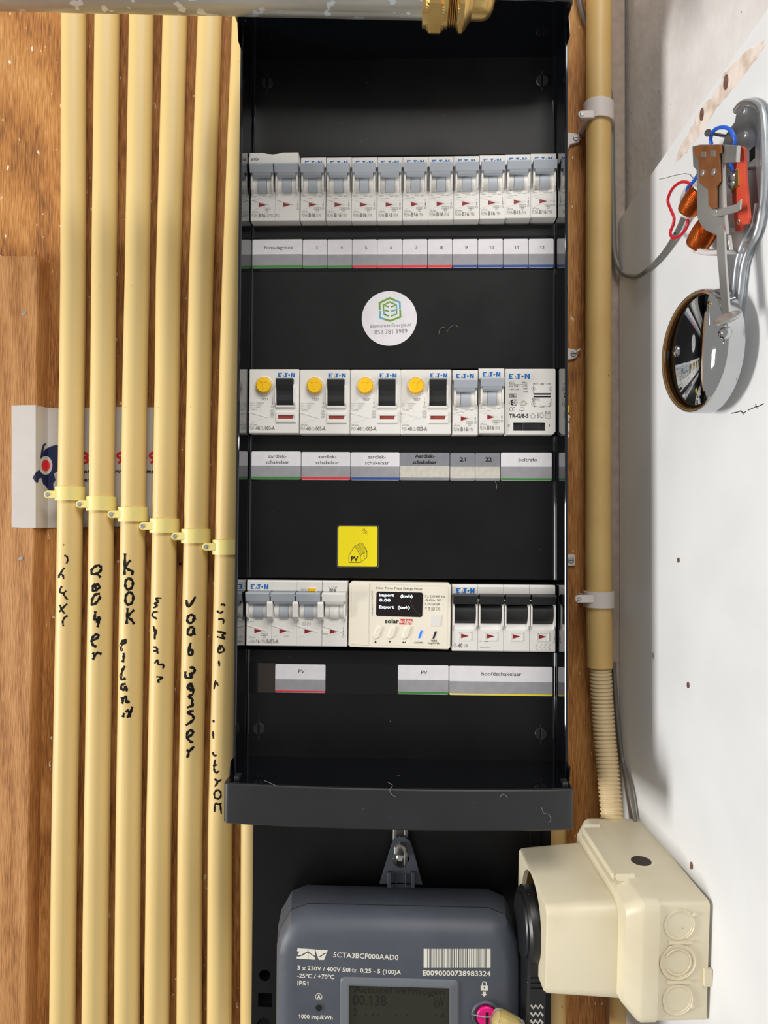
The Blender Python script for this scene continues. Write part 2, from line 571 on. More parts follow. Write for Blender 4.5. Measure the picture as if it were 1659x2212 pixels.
def dup(root, loc_mm, label, group=None):
    r = root.copy(); COL.objects.link(r)
    r.location = loc_mm / 1000
    tag(r, label, None, group)
    for ch in list(root.children):
        c = ch.copy(); COL.objects.link(c); c.parent = r
        for g in list(ch.children):
            e = g.copy(); COL.objects.link(e); e.parent = c
    return r

# ================================================================== the setting
def structure(o):
    return tag(o, kind='structure')

ZT, ZB = 520.0, -520.0
mb = MB(); mb.box(-480, WALL_X - 6, 18, 0, ZB, ZT)
wall_back = structure(mb.build('wall_back', 'board'))
mb = Print()                                      # small dark holes left in the board between the conduits
fb = Board(829, 1106, 0)
for px, py, r in ((389, 1218, 1.3), (283, 1545, 0.9)):
    q = U(px, py, 0.1); mb.flat(circle(q.x, q.z, r, 10), -0.1)
mb.build('nail_hole', 'dark', wall_back)

# side wall: rough plaster, with a smooth white board over its lower part
side_root = Side(1500, 900, 0)
u0, u1 = -20.0, 330.0
def side_obj(name, mbx, m, parent=None, kind=True, smooth=False):
    o = mbx.build(name, m, parent, smooth)
    if parent is None:
        o.location = WO / 1000
        o.rotation_euler = (0, 0, Side.rz)
    if kind:
        structure(o)
    return o
mb = MB(); mb.box(u0, u1, 14, 0, ZB, ZT)
wall_right = side_obj('wall_right', mb, 'plaster')
PN = 9.0                                           # the panel stands 9 mm proud
a, b_ = WP(1354, 450, PN), WP(1612, 83, PN)
sl = (b_.z - a.z) / (b_.x - a.x)
zl, zr = a.z + sl * (9.2 - a.x), a.z + sl * (u1 - a.x)
mb = MB(); mb.prism([(9.2, ZB), (u1, ZB), (u1, min(zr, 900)), (9.2, zl)], -0.05, -PN, 0.5)
panel = side_obj('trim_1', mb, 'panel')
# torn plaster streak along the panel edge, with two rusty nail holes
mb = MB()
tl = [(1469, 322), (1483, 296), (1500, 268), (1513, 240), (1533, 214), (1548, 196), (1560, 170), (1577, 145), (1600, 122), (1632, 100), (1652, 86),
      (1650, 104), (1628, 134), (1600, 172), (1574, 205), (1548, 232), (1530, 262), (1515, 288), (1490, 318), (1474, 338), (1460, 352)]
tj = []
for k, (x, y) in enumerate(tl):
    x2, y2 = tl[(k + 1) % len(tl)]
    tj += [(x, y), (x * 0.65 + x2 * 0.35 + random.uniform(-3, 3), y * 0.65 + y2 * 0.35 + random.uniform(-5, 5)), (x * 0.3 + x2 * 0.7 + random.uniform(-3, 3), y * 0.3 + y2 * 0.7 + random.uniform(-4, 4))]
mb.prism([(WP(x, y, PN).x, WP(x, y, PN).z) for x, y in tj], -PN + 0.3, -PN - 0.35, 0.3)
side_obj('torn_plaster_patch', mb, 'torn', panel, False)
for px, py, rx, rz_, m in ((1568, 178, 1.9, 4.3, 'rust'), (1516, 247, 1.7, 3.9, 'rust'), (1465, 1210, 0.9, 1.6, 'rust'), (1411, 1416, 1.1, 1.9, 'zinc'),
                           (1486, 1480, 0.9, 1.9, 'rust'), (1493, 1870, 1.1, 2.2, 'rust')):
    q = WP(px, py, PN + 0.5); mb = MB()
    mb.prism(circle(q.x, q.z, rx * 1.3, 14, rz_), -PN + 0.2, -PN - 0.75)
    side_obj('nail_hole' if m == 'rust' else 'screw_head', mb, m, panel, False)
mb = Print()                                      # scribble below the gong and a hair line
for pts in ([(1580, 893), (1594, 890), (1600, 888), (1606, 892), (1612, 889)], [(1616, 886), (1630, 880), (1634, 877), (1638, 878), (1650, 872)],
            [(1600, 886), (1606, 895)], [(1632, 873), (1636, 882)]):
    mb.line([(WP(x, y, PN).x, WP(x, y, PN).z) for x, y in pts], 0.5, -PN - 0.05)
side_obj('pencil_scribble', mb, 'print_dark', panel, False)
mb = MB()
mb.tube([WP(x, y, PN + 0.6) for x, y in ((1424, 387), (1436, 385), (1456, 379), (1478, 375), (1490, 377), (1497, 386))], 0.2, 5)
side_obj('hair_strand', mb, 'print_mid', panel, False)
# narrow batten in the corner
x0, x1 = U(1316, 300, 9).x, U(1351, 300, 9).x
mb = MB(); mb.box(x0, x1, 0, -9, ZB, ZT, 0.8)
structure(mb.build('trim_2', 'taupe'))

# vertical post on the left
PD = 18.0
fr = Board(40, 2212, 0)
t = thing('wooden_post', 'rough-sawn wooden post fixed to the board at the left edge', 'post', fr)
x0, x1 = U(-90, 900, PD).x, U(74, 1100, PD).x
ztop = U(40, 552, PD).z
mb = MB(); mb.box(x0 - fr.o.x, x1 - fr.o.x, 0, -PD, ZB - fr.o.z, ztop - fr.o.z, 0.9)
mb.build('timber', 'post', t)
for px, py in ((52, 676), (45, 1207)):
    q = fr.p(px, py, PD); mb = MB(); mb.cyl(q.x, q.z, 1.7, -PD, -PD - 0.5, 14, 0.3)
    mb.build('nail_head', 'zinc', t)

# paper sticker running from the post onto the board
fr = Board(180, 1000, 0)
t = thing('paper_sticker', 'white paper sticker with navy and red emblem stuck behind the conduits', 'sticker', fr)
def pd(px):
    return PD + 0.35 if px <= 77 else (1.2 if px >= 103 else PD + 0.35 + (1.2 - PD - 0.35) * (px - 77) / 26.0)
mb = MB(); rows = []
cols = [(25, 876, 1139), (50, 875, 1140), (77, 875, 1140), (90, 878, 1140), (103, 881, 1140), (140, 882, 1139), (250, 879, 1138), (335, 880, 1136)]
for px, y0, y1 in cols:
    rows.append([fr.p(px, y0, pd(px)), fr.p(px, y1, pd(px)), fr.p(px, y1, pd(px) - 0.25), fr.p(px, y0, pd(px) - 0.25)])
mb.loft(rows); mb.build('sheet', 'poster', t)
def ppx(pts, k=3.072, ox=0, oy=820, d=None):
    return [(fr.p(ox + x / k, oy + y / k, d if d else pd(ox + x / k)).x, fr.p(ox + x / k, oy + y / k, d if d else pd(ox + x / k)).z) for x, y in pts]
blob = [(275, 470), (285, 432), (303, 420), (308, 428), (293, 445), (287, 480), (302, 462), (330, 446), (362, 436), (402, 432), (430, 440), (440, 520), (420, 590), (388, 602), (357, 622), (368, 665), (352, 690), (357, 735), (322, 735), (306, 706), (287, 692), (276, 652), (262, 655), (250, 684), (232, 676), (217, 650), (240, 612), (262, 600), (270, 560), (268, 520)]
def clip(poly, x, keep_left):
    out = []
    for (ax_, ay_), (bx_, by_) in zip(poly, poly[1:] + poly[:1]):
        ia, ib = (ax_ <= x) == keep_left, (bx_ <= x) == keep_left
        if ia:
            out.append((ax_, ay_))
        if ia != ib:
            k = (x - ax_) / (bx_ - ax_); out.append((x, ay_ + (by_ - ay_) * k))
    return out
mb = Print()
xb = 103 * 3.072
xa_ = 77 * 3.072
for part in (clip(clip(blob, xb, True), xa_, True), clip(clip(blob, xb, True), xa_, False), clip(blob, xb, False)):
    P3 = [fr.p(x / 3.072, 820 + y / 3.072, pd(x / 3.072) + 0.45) for x, y in part]
    mb.add(P3, [tuple(range(len(P3)))])
mb.build('emblem', 'navy', t)
for nm_, m_, rx_, ry_, lift in (('emblem_ring', 'poster', 45, 62, 0.65), ('emblem_eye', 'poster_red', 27, 38, 0.85)):
    el = [(303 + rx_ * math.cos(2 * PI * k / 28), 570 + ry_ * math.sin(2 * PI * k / 28)) for k in range(28)]
    mb = Print()
    for part in (clip(el, xb, True), clip(el, xb, False)):
        P3 = [fr.p(x / 3.072, 820 + y / 3.072, pd(x / 3.072) + lift) for x, y in part]
        mb.add(P3, [tuple(range(len(P3)))])
    mb.build(nm_, m_, t)
for s_, px, py, h in (('8', 183, 1001, 9), ('9', 259, 1001, 9), ('9', 329, 1001, 9), ('0', 309, 1001, 9)):
    q = fr.p(px, py, 1.5); mb = Print(); mb.text(s_, q.x, q.z, h, al='C', y=-1.5, bold=0.025); mb.build('phone_digit', 'poster_red', t)
for s_, px, py in (('on', 188, 1022), ('rin', 256, 1022), ('me', 325, 1022), ('en', 188, 1040)):
    q = fr.p(px, py, 1.5); mb = Print(); mb.text(s_, q.x, q.z, 3.1, al='C', y=-1.5, bold=0.02, sx=1.1); mb.build('lettering', 'print_dark', t)

# ================================================================== conduits on the left
R = 9.5
PC = 11.5                                          # axis height above the board
def cx(lefts):
    return [(y, x + 26.6) for y, x in lefts]
pipes = [
    cx([(-60, 133.0), (36, 132.8), (600, 131.8), (820, 129.2), (1260, 123), (1800, 113), (2212, 108.5), (2320, 107.6)]),
    cx([(-60, 206), (36, 205), (600, 198), (820, 196.3), (1260, 191), (1800, 182.6), (2212, 178), (2320, 177)]),
    cx([(-60, 280), (36, 279), (600, 270), (820, 265.3), (1260, 259), (1800, 251), (2212, 247.7), (2320, 247)]),
    cx([(-60, 353), (36, 351.6), (600, 337), (820, 334.6), (1260, 327), (1800, 316.5), (2212, 311.8), (2320, 311)]),
    cx([(-60, 429.4), (36, 427), (600, 408), (820, 403.8), (1260, 395), (1800, 384), (2212, 382), (2320, 381.6)]),
    cx([(-60, 504), (36, 501), (600, 479.5), (820, 473), (1260, 462), (1800, 449), (2212, 447), (2320, 446.6)]),
]
def interp(pl, y):
    for (y0, x0), (y1, x1) in zip(pl, pl[1:]):
        if y <= y1:
            return x0 + (x1 - x0) * (y - y0) / (y1 - y0)
    return pl[-1][1]
strokes = {  # traced handwriting: A-zoom (80,1140)/3.6065, B-zoom (80,1480)/3.456
    0: [('A', [(212, 215), (232, 225), (238, 250), (230, 278)]), ('A', [(212, 312), (195, 335), (172, 370), (170, 392)]), ('A', [(180, 360), (200, 370), (207, 400)]),
        ('A', [(192, 455), (180, 480), (178, 500), (205, 510), (226, 490)]), ('A', [(205, 515), (220, 540), (238, 560)]), ('A', [(235, 592), (215, 610), (172, 655)]),
        ('A', [(178, 600), (185, 622), (200, 650), (215, 668)]), ('A', [(238, 685), (215, 700), (200, 730), (205, 768)]), ('A', [(206, 133), (210, 133)])],
    1: [('A', [(490, 292), (455, 300), (425, 330), (430, 360), (470, 355), (500, 325), (490, 292)]), ('A', [(465, 352), (495, 388)]),
        ('A', [(455, 435), (436, 455), (436, 490), (465, 483), (488, 460), (465, 438), (450, 465), (465, 468)]),
        ('A', [(490, 515), (455, 520), (428, 560), (430, 600), (465, 580), (495, 535)]),
        ('A', [(455, 650), (450, 690), (448, 715), (500, 710)]), ('A', [(482, 690), (480, 735), (472, 775)]), ('A', [(462, 700), (468, 740)]),
        ('A', [(425, 880), (468, 860), (478, 838), (455, 832), (430, 860), (426, 892), (440, 920), (464, 925)]),
        ('A', [(435, 972), (447, 1000), (435, 1028)]), ('A', [(447, 1000), (470, 975), (502, 985)])],
    2: [('A', [(685, 200), (683, 290), (680, 368)]), ('A', [(727, 252), (690, 305), (722, 330), (748, 345), (735, 366)]),
        ('A', [(716, 392), (690, 415), (690, 462), (714, 482), (742, 460), (744, 415), (716, 392)]),
        ('A', [(718, 498), (692, 530), (690, 580), (716, 600), (744, 575), (748, 525), (718, 498)]),
        ('A', [(705, 625), (702, 690), (697, 750)]), ('A', [(757, 640), (710, 690), (740, 722), (757, 752)]),
        ('A', [(655, 915), (690, 890), (685, 875), (660, 890), (652, 930), (662, 962)]), ('A', [(675, 975), (675, 1010), (667, 1050)]),
        ('A', [(685, 1078), (665, 1110), (652, 1165), (665, 1183), (690, 1172)]), ('A', [(690, 1215), (660, 1225), (655, 1255), (680, 1260), (690, 1235), (700, 1275)]),
        ('B', [(630, 90), (640, 120), (632, 138)]), ('B', [(640, 105), (665, 85), (668, 130), (690, 120)]),
        ('B', [(712, 160), (700, 200), (690, 240)]), ('B', [(650, 208), (640, 240)]), ('B', [(660, 200), (680, 190), (688, 230), (668, 235)])],
    3: [('A', [(968, 548), (925, 552), (945, 580), (912, 590), (938, 605), (905, 625)]), ('A', [(940, 655), (905, 660), (900, 690), (935, 710)]),
        ('A', [(905, 765), (915, 800), (917, 872)]), ('A', [(905, 802), (930, 800), (918, 842)]), ('A', [(905, 928), (930, 935), (935, 955), (905, 960)]), ('A', [(932, 940), (940, 982)]),
        ('A', [(915, 1057), (940, 1030), (945, 1065), (985, 1065), (980, 1097)]), ('A', [(930, 1160), (980, 1170), (940, 1190), (955, 1207)])],
    4: [('A', [(1163, 560), (1180, 618), (1235, 536)]), ('A', [(1222, 685), (1190, 680), (1170, 710), (1182, 742), (1215, 730), (1222, 685), (1232, 716)]),
        ('A', [(1220, 775), (1190, 778), (1172, 815), (1190, 838), (1215, 820), (1220, 780), (1228, 835)]), ('A', [(1197, 895), (1180, 975), (1200, 992), (1215, 960), (1183, 952)]),
        ('A', [(1188, 1088), (1225, 1095), (1222, 1130), (1188, 1138), (1210, 1160), (1160, 1168), (1155, 1120)]), ('A', [(1212, 1215), (1178, 1225), (1180, 1260), (1213, 1250), (1216, 1296)]),
        ('B', [(1125, 12), (1150, 0), (1162, 25), (1140, 45)]), ('B', [(1165, 70), (1130, 85), (1160, 105), (1155, 130), (1165, 150), (1120, 167)]), ('B', [(1170, 190), (1122, 205), (1160, 225), (1165, 260), (1110, 300)]),
        ('B', [(1120, 392), (1160, 365), (1160, 340), (1130, 345), (1118, 385), (1145, 420), (1167, 425)]), ('B', [(1118, 480), (1132, 505), (1120, 542)]), ('B', [(1132, 500), (1172, 458)])],
    5: [('A', [(1430, 602), (1455, 596), (1460, 612)]), ('A', [(1400, 645), (1425, 665), (1450, 648)]), ('A', [(1410, 715), (1450, 713), (1450, 748)]),
        ('A', [(1400, 808), (1470, 820), (1440, 835), (1465, 865), (1400, 848)]), ('A', [(1425, 910), (1410, 970), (1455, 960), (1440, 920), (1425, 950)]), ('A', [(1415, 1035), (1420, 1080)]),
        ('A', [(1390, 1190), (1378, 1257)]), ('A', [(1395, 1200), (1410, 1232)]), ('B', [(1315, 260), (1320, 280)]), ('B', [(1312, 345), (1316, 400)]), ('B', [(1310, 498), (1320, 525), (1342, 525)]),
        ('B', [(1330, 555), (1320, 620), (1335, 655), (1357, 640)]), ('B', [(1312, 602), (1345, 595)]), ('B', [(1325, 700), (1347, 725), (1325, 757)]), ('B', [(1347, 725), (1378, 703)]),
        ('B', [(1347, 780), (1325, 800), (1325, 835), (1347, 850), (1370, 835), (1370, 800), (1347, 780)]), ('B', [(1325, 948), (1330, 885), (1355, 890), (1378, 880)]), ('B', [(1368, 890), (1376, 962)])],
}
clamp_px = [(1052, 1081.5, 118, 102.5, 1068), (1073.5, 1103, 186.5, 171.6, 1089), (1096, 1126.5, 253.5, 240, 1110.7), (1120, 1151, 321.6, 308.3, 1136.5), (1142.5, 1173, 390, 377.6, 1158.6), (1166, 1197.5, 457, 444.6, 1181.3)]
plabel = ['cream conduit with small faint marker scrawl, nearest the wooden post', 'cream conduit marked with five spread marker letters starting with a Q shape', 'cream conduit with KOOK written down it in black marker',
          'cream conduit with thin broken marker letters between two boldly marked ones', 'cream conduit with the longest bold black marker writing', 'cream conduit running along the edge of the black enclosure']
clabel = ['cream clamp highest of the stepped row, on the conduit nearest the post', 'cream clamp second highest of the stepped row, above the Q-marked conduit letters', 'cream clamp just above the KOOK writing on its conduit',
          'cream clamp below the paper sticker corner, fourth step of the row', 'cream clamp second lowest of the stepped row of conduit clamps', 'cream clamp lowest of the row, partly behind the enclosure edge']
def clamp(fr, pl, yt, yb, tab_l, sx, sy, label, group, m='pvc_clamp', rr=R, axis=PC, name='pipe_clamp', tilt=0):
    """Saddle clamp: a ring round the conduit, a tab and a screw."""
    t = thing(name, label, 'clamp', fr, group)
    yc = (yt + yb) / 2
    xc = interp(pl, yc)
    c = fr.p(xc, yc, axis)
    h = (fr.p(xc, yt, axis).z - fr.p(xc, yb, axis).z) / 2
    ro, ri = rr + 1.9, rr + 0.1
    mb = MB(); n = 30
    rings = []
    for i in range(n + 1):
        a_ = math.radians(-20 + 220 * i / n)
        x, y = math.cos(a_), -math.sin(a_)
        dz = -tilt * x
        rings.append([(c.x + x * ri, c.y + y * ri, c.z - h + dz), (c.x + x * ro, c.y + y * ro, c.z - h + dz), (c.x + x * ro, c.y + y * ro, c.z + h + dz), (c.x + x * ri, c.y + y * ri, c.z + h + dz)])
    mb.loft(rings)
    mb.build('band', m, t, True)
    s_ = fr.p(sx, sy, axis + 9.5); hw = 2.9
    x1 = c.x - rr + 4.5
    mb = MB()
    ring = [(x1, s_.z - hw), (x1, s_.z + hw)] + [(s_.x + 3.0 * math.cos(a_), s_.z + hw * math.sin(a_)) for a_ in [math.radians(90 + 18 * k) for k in range(11)]]
    mb.prism(ring, c.y - 7.3, c.y - 9.6, 0.5)
    mb.box(c.x - rr - 2.4, c.x - rr + 1, -fr.o.y - 0.1, c.y - 7.5, s_.z - 2.2, s_.z + 2.2)
    mb.build('tab', m, t)
    mb = MB(); mb.cyl(s_.x, s_.z, 1.8, c.y - 9.4, c.y - 10.2, 16, 0.4)
    mb.build('screw', 'zinc', t)
    return t
for i, pl in enumerate(pipes):
    fr = Board(pl[3][1], 1106, PC)
    t = thing('conduit_pipe', plabel[i], 'pipe', fr, 'cream conduits in a row')
    path = [fr.p(x, y, PC) for y, x in pl]
    mb = MB(); mb.tube(path, R, 40); mb.build('tube', 'pvc', t, True)
    mb = MB()
    for zk, pts in strokes[i]:
        k, oy = (3.6065, 1140) if zk == 'A' else (3.456, 1480)
        P = [(80 + x / k, oy + y / k) for x, y in pts]
        if len(P) > 2:
            P = [(v.x, v.y) for v in smooth_path([(x, y, 0) for x, y in P], 4)]
        else:
            P = [(P[0][0] + (P[1][0] - P[0][0]) * q / 4, P[0][1] + (P[1][1] - P[0][1]) * q / 4) for q in range(5)]
        L_, R_ = [], []
        for j, (x, y) in enumerate(P):
            ax, ay = P[max(0, j - 1)]; bx, by = P[min(len(P) - 1, j + 1)]
            dx, dy = bx - ax, by - ay
            ln = math.hypot(dx, dy) or 1
            w = (3.2 if i in (1, 2, 4) else 2.3) * (0.85 + 0.25 * math.sin(j * 1.7 + i))
            for lst, sg in ((L_, 1), (R_, -1)):
                qx, qy = x - dy / ln * w * sg, y + dx / ln * w * sg
                r_ = _ray(qx, qy); ax_ = U(interp(pl, qy), qy, PC).x
                rr_ = R + 0.13
                A_ = r_.x * r_.x + r_.y * r_.y; B_ = -ax_ * r_.x + (PC - CAM_D) * r_.y; C_ = ax_ * ax_ + (PC - CAM_D) ** 2 - rr_ * rr_
                t_ = (-B_ - math.sqrt(max(0.0, B_ * B_ - A_ * C_))) / A_
                lst.append(Vector((r_.x * t_, r_.y * t_ - CAM_D, r_.z * t_)) - fr.o)
        b0 = len(mb.v); n = len(P)
        mb.v += [tuple(q) for q in L_] + [tuple(q) for q in R_]
        mb.f += [(b0 + j, b0 + j + 1, b0 + n + j + 1, b0 + n + j) for j in range(n - 1)]
    mb.build('handwriting', 'ink', t).__setitem__('label', 'black marker handwriting')
    yt, yb, bl, sx, sy = clamp_px[i]
    clamp(Board(bl + 30, (yt + yb) / 2, 0), pl, yt, yb, bl, sx, sy, clabel[i], 'cream conduit clamps')

# conduits that show only beside the meter panel
def short_pipe(px0, y0, y1, label, m='pvc', axis=PC, r=R, px1=None):
    fr = Board(px0, (y0 + y1) / 2, axis)
    t = thing('conduit_pipe', label, 'pipe', fr, 'conduits beside the meter panel')
    mb = MB(); mb.tube([fr.p(px0, y0, axis), fr.p((px0 + (px1 or px0)) / 2, (y0 + y1) / 2, axis), fr.p(px1 or px0, y1, axis)], r, 32)
    mb.build('tube', m, t, True)
short_pipe(547, 1762, 2320, 'cream conduit mostly hidden behind the left edge of the meter panel', px1=545.5)
short_pipe(1194, 1762, 2320, 'yellowed conduit emerging below the enclosure beside the cream socket', 'pvc_old')
short_pipe(1345, 2110, 2320, 'cream conduit running down from below the socket box', 'pvc_old')

# ================================================================== right conduit, its clamps, the flexible hose
rp = [(-60, 1294), (0, 1293.7), (340, 1293), (1150, 1292.3), (1300, 1293.5), (1441, 1296)]
AX = 17.0
fr = Board(1293, 700, AX)
t = thing('conduit_pipe', 'yellowed conduit standing alone between the enclosure and the white wall', 'pipe', fr)
mb = MB()
path = [fr.p(x, y, AX) for y, x in rp]
RR = 9.6
mb.tube(path, RR, 40); mb.build('tube', 'pvc_old', t, True)
clamp(Board(1293, 250, 0), rp, 226, 267, 1262, 1257.5, 246.5, 'white clamp on the lone conduit, near the top beside the enclosure', 'white conduit clamps', 'white_clip', RR, AX, tilt=0.9)
clamp(Board(1293, 1293, 0), rp, 1277, 1311, 1257, 1251, 1294, 'white clamp on the lone conduit, just above its lower end', 'white conduit clamps', 'white_clip', RR, AX)

fr = Board(1300, 1600, AX)
t = thing('flexible_conduit', 'ribbed cream flexible conduit between the lone pipe and the socket box', 'pipe', fr)
cp = [(1296.5, 1436, AX), (1298, 1470, AX), (1301, 1520, AX + 1), (1306, 1590, AX + 4), (1313, 1660, AX + 9), (1319, 1725, AX + 16), (1325, 1800, AX + 25)]
path = smooth_path([fr.p(x, y, d) for x, y, d in cp], 60)
rs = []
ln = 0; pv = path[0]
for q in path:
    ln += (q - pv).length; pv = q
    s_ = math.sin(2 * PI * ln / 2.95) + 0.35
    rs.append(7.75 + 0.5 * max(-1, min(1, 2.2 * s_)))
mb = MB(); mb.tube(path, rs, 28); mb.build('ribbed_tube', 'flex', t, True, 70)

# grey cable: from the top, behind the lone conduit, then to the doorbell
fr = Board(1320, 500, 10)
t = thing('bell_cable', 'flat grey cable looping from behind the lone conduit to the doorbell', 'cable', fr)
pts = [U(1248, -40, 4), U(1256, 20, 4), U(1280, 80, 4), U(1306, 150, 8), U(1320, 230, 12), U(1323, 380, 13), U(1325, 480, 14), U(1327, 540, 15), U(1336, 575, 17), U(1352, 593, 20)]
W3 = lambda x, y, n: (lambda q: WO + WU * q.x + WN * n + Vector((0, 0, q.z)))(WP(x, y, n))
pts += [W3(1376, 597, 3 + PN), W3(1400, 582, 3 + PN), W3(1430, 552, 3 + PN), W3(1457, 512, 4 + PN), W3(1475, 475, 6 + PN), W3(1484, 450, 8 + PN)]
mb = MB(); mb.tube([p - fr.o for p in smooth_path(pts, 6)], 2.1, 12, 0.75)
mb.build('sheath', 'cable', t, True)
fr = Board(1345, 1650, 10)
t = thing('wall_cable', 'thin grey cable curving down the wall behind the ribbed hose', 'cable', fr)
pts = [U(1326, 1430, 11), U(1330, 1500, 12), U(1336, 1570, 14), U(1345, 1640, 18), W3(1358, 1700, 4 + PN), W3(1372, 1770, 3 + PN), W3(1384, 1830, 3 + PN)]
mb = MB(); mb.tube([p - fr.o for p in smooth_path(pts, 6)], 1.5, 10); mb.build('sheath', 'cable', t, True)

# small white fixing lugs beside the enclosure
for px, py, lab in ((1243, 302, 'white fixing lug beside the enclosure, near the top clamp'), (1237, 766, 'white fixing lug with a twisted screw, level with the residual current switches'), (1232, 1210, 'square white fixing lug beside the enclosure, lowest of three')):
    fr = Board(px, py, 0)
    t = thing('fixing_lug', lab, 'bracket', fr, 'white lugs of the enclosure')
    mb = MB()
    if py > 1000:
        mb.prism(rrect(-9, 3.4, -4.4, 4.4, 1, 3), 0, -2.2, 0.4)
    else:
        mb.prism([(-10, 9), (-6.2, 5), (-2, 4.2), (1, 3.6), (3.2, 2), (3.6, -0.5), (2.4, -3), (-1, -4.2), (-4.5, -5), (-6.8, -10), (-10, -11)], 0, -2.4, 0.5)
    mb.build('lug_plate', 'white_clip', t)
    mb = MB(); mb.cyl(0, 0, 2.3, -2.2, -3.1, 18, 0.4)
    mb.build('screw', 'zinc', t)
    mb = MB(); mb.box(-1.7, 1.7, -3.0, -3.16, -0.25, 0.25)
    mb.build('slot', 'dark', t)
    if 700 < py < 1000:
        mb = MB(); mb.tube([(0.5, -3, 0.6), (3, -3.4, 2), (5.2, -3.6, 3.4)], 0.8, 8); mb.build('twisted_wire', 'white_clip', t)
fr = Board(1228, 920, 22)
t = thing('sealant_crumb', 'ragged white sealant crumb stuck on the enclosure edge', 'sealant', fr)
mb = MB()
mb.tube([fr.p(x, y, 22) for x, y in ((1227, 896), (1228.5, 900), (1227.5, 906), (1226, 912), (1227.5, 918), (1227, 928), (1225.5, 936), (1227, 941), (1225, 949))], [0.5, 1.2, 0.9, 0.4, 1.1, 1.3, 0.6, 1.0, 0.4], 8)
mb.build('bead', 'white', t, True)
mb = MB(); mb.box(-1.4, 0.2, 1, -0.6, fr.p(1228, 891, 22).z, fr.p(1228, 876, 22).z)
mb.build('tape_scrap', 's_yellow', t)

# ================================================================== the enclosure
PL, FACE, RIM = 55.0, 62.5, 88.5                  # cover plate, device faces, front rim (mm from the board)
XL, XR = -115.6, 103.3                             # inner faces of the side walls
ZTOP, ZBOT = 342.5, -162.5
fr = Board(870, 900, 0)
enc = thing('distribution_enclosure', 'tall black plastic distribution enclosure without its door', 'enclosure', fr)
O = fr.o
def zz(py, d, px=870):
    return U(px, py, d).z
# cover plate as four bands with open slots for the device rows
rows_px = [(326, 480.3), (792, 942), (1252, 1413)]
sl = [(zz(a_, FACE), zz(b_, FACE)) for a_, b_ in rows_px]
mb = MB()
edges = [ZTOP] + [v for s_ in sl for v in (s_[0] + 0.2, s_[1] + 0.9)] + [ZBOT]
for k in range(0, len(edges), 2):
    mb.box(XL - O.x, XR - O.x, -PL + 2.2, -PL, edges[k + 1] - O.z, edges[k] - O.z, 0.4)
mb.build('cover_plate', 'black', enc)
mb = MB(); mb.box(XL - O.x, XR - O.x, -0.2, -2.2, ZBOT - O.z, ZTOP - O.z); mb.build('back_panel', 'dark', enc)
for s_ in sl:
    zc = (s_[0] + s_[1]) / 2 - O.z
    mb = MB(); mb.box(XL + 1 - O.x, XR - 1 - O.x, -2.2, -16, zc - 12, zc + 12, 1); mb.build('mounting_rail', 'chrome_soft', enc)
for nm, x0, x1 in (('side_wall', XL - 2.1, XL), ('side_wall', XR, XR + 2.1)):
    mb = MB(); mb.box(x0 - O.x, x1 - O.x, -0.2, -RIM, ZBOT - O.z, ZTOP - O.z, 0.55)
    w = mb.build(nm, 'gloss', enc)
    xi = x1 if x0 < 0 else x0
    sg = 1 if x0 < 0 else -1
    for k in range(0, len(edges), 2):                # rounded inner corner between plate and wall
        mb = MB()
        pr = [(xi - O.x, -PL + 0.3)] + [(xi + sg * 1.6 * (1 - math.sin(a_)) - O.x, -PL - 1.6 * (1 - math.cos(a_))) for a_ in [math.radians(15 * k2) for k2 in range(7)]]
        mb.zprism(pr, edges[k + 1] - O.z, edges[k] - O.z)
        mb.build('corner_fillet', 'gloss', w, True, 60)
# bowed hoods at the bottom and the top
hx0, hx1 = U(482, 1730, 110).x, U(1240, 1740, 110).x
def hood_outline(g=0.0):
    pts = [(hx0 + g, -0.2), (hx0 + g, -(107 - g))]
    for i in range(1, 5):
        a_ = math.radians(90 * i / 4)
        pts.append((hx0 + g + 4 - 4 * math.cos(a_), -(107 - g) - 4 * math.sin(a_)))
    n = 16
    for i in range(1, n):
        s_ = -1 + 2 * i / n
        pts.append((hx0 + (hx1 - hx0) * i / n, -(111 - g + 5.5 * (1 - s_ * s_))))
    for i in range(0, 4):
        a_ = math.radians(90 * (4 - i) / 4)
        pts.append((hx1 - g - 4 + 4 * math.cos(a_), -(107 - g) - 4 * math.sin(a_)))
    pts += [(hx1 - g, -(107 - g)), (hx1 - g, -0.2)]
    return [(x - O.x, y) for x, y in pts]
ho = hood_outline()
mb = MB(); mb.zprism(ho, ZBOT - 25.5 - O.z, ZBOT - O.z, 0.7)
hood = mb.build('bottom_hood', 'hood', enc, True, 30)
mb = MB(); mb.zprism([p_ if p_[1] < -1 else (p_[0], -PL) for p_ in hood_outline(1.2)], ZBOT + 0.02 - O.z, ZBOT + 0.4 - O.z)
mb.build('trough_floor', 'gloss', enc)
for xa, xb in ((XL - 2.1, hx0), (XR + 2.1, hx1)):     # flares from the side walls to the hood
    mb = MB(); mb.prism([(xa - O.x, ZBOT + 9 - O.z), (xb - O.x, ZBOT + 0.3 - O.z), (xb - O.x, ZBOT - 1 - O.z), (xa - O.x, ZBOT - 1 - O.z)], -0.3, -(RIM + 6), 0.8)
    mb.build('hood_flare', 'gloss', enc)
mb = MB()
for x in (XL + 3, XR - 5):
    mb.box(x - O.x, x + 3.2 - O.x, -98, -106, ZBOT - O.z, ZBOT + 2.4 - O.z, 0.4)
mb.build('door_catch', 'hood', enc)
mb = MB(); mb.zprism(ho, ZTOP - O.z, ZTOP + 25.5 - O.z, 0.7)
mb.build('top_hood', 'hood', enc, True, 30)
mb = MB(); mb.zprism([p_ if p_[1] < -1 else (p_[0], -PL) for p_ in hood_outline(1.2)], ZTOP - 0.4 - O.z, ZTOP - 0.02 - O.z)
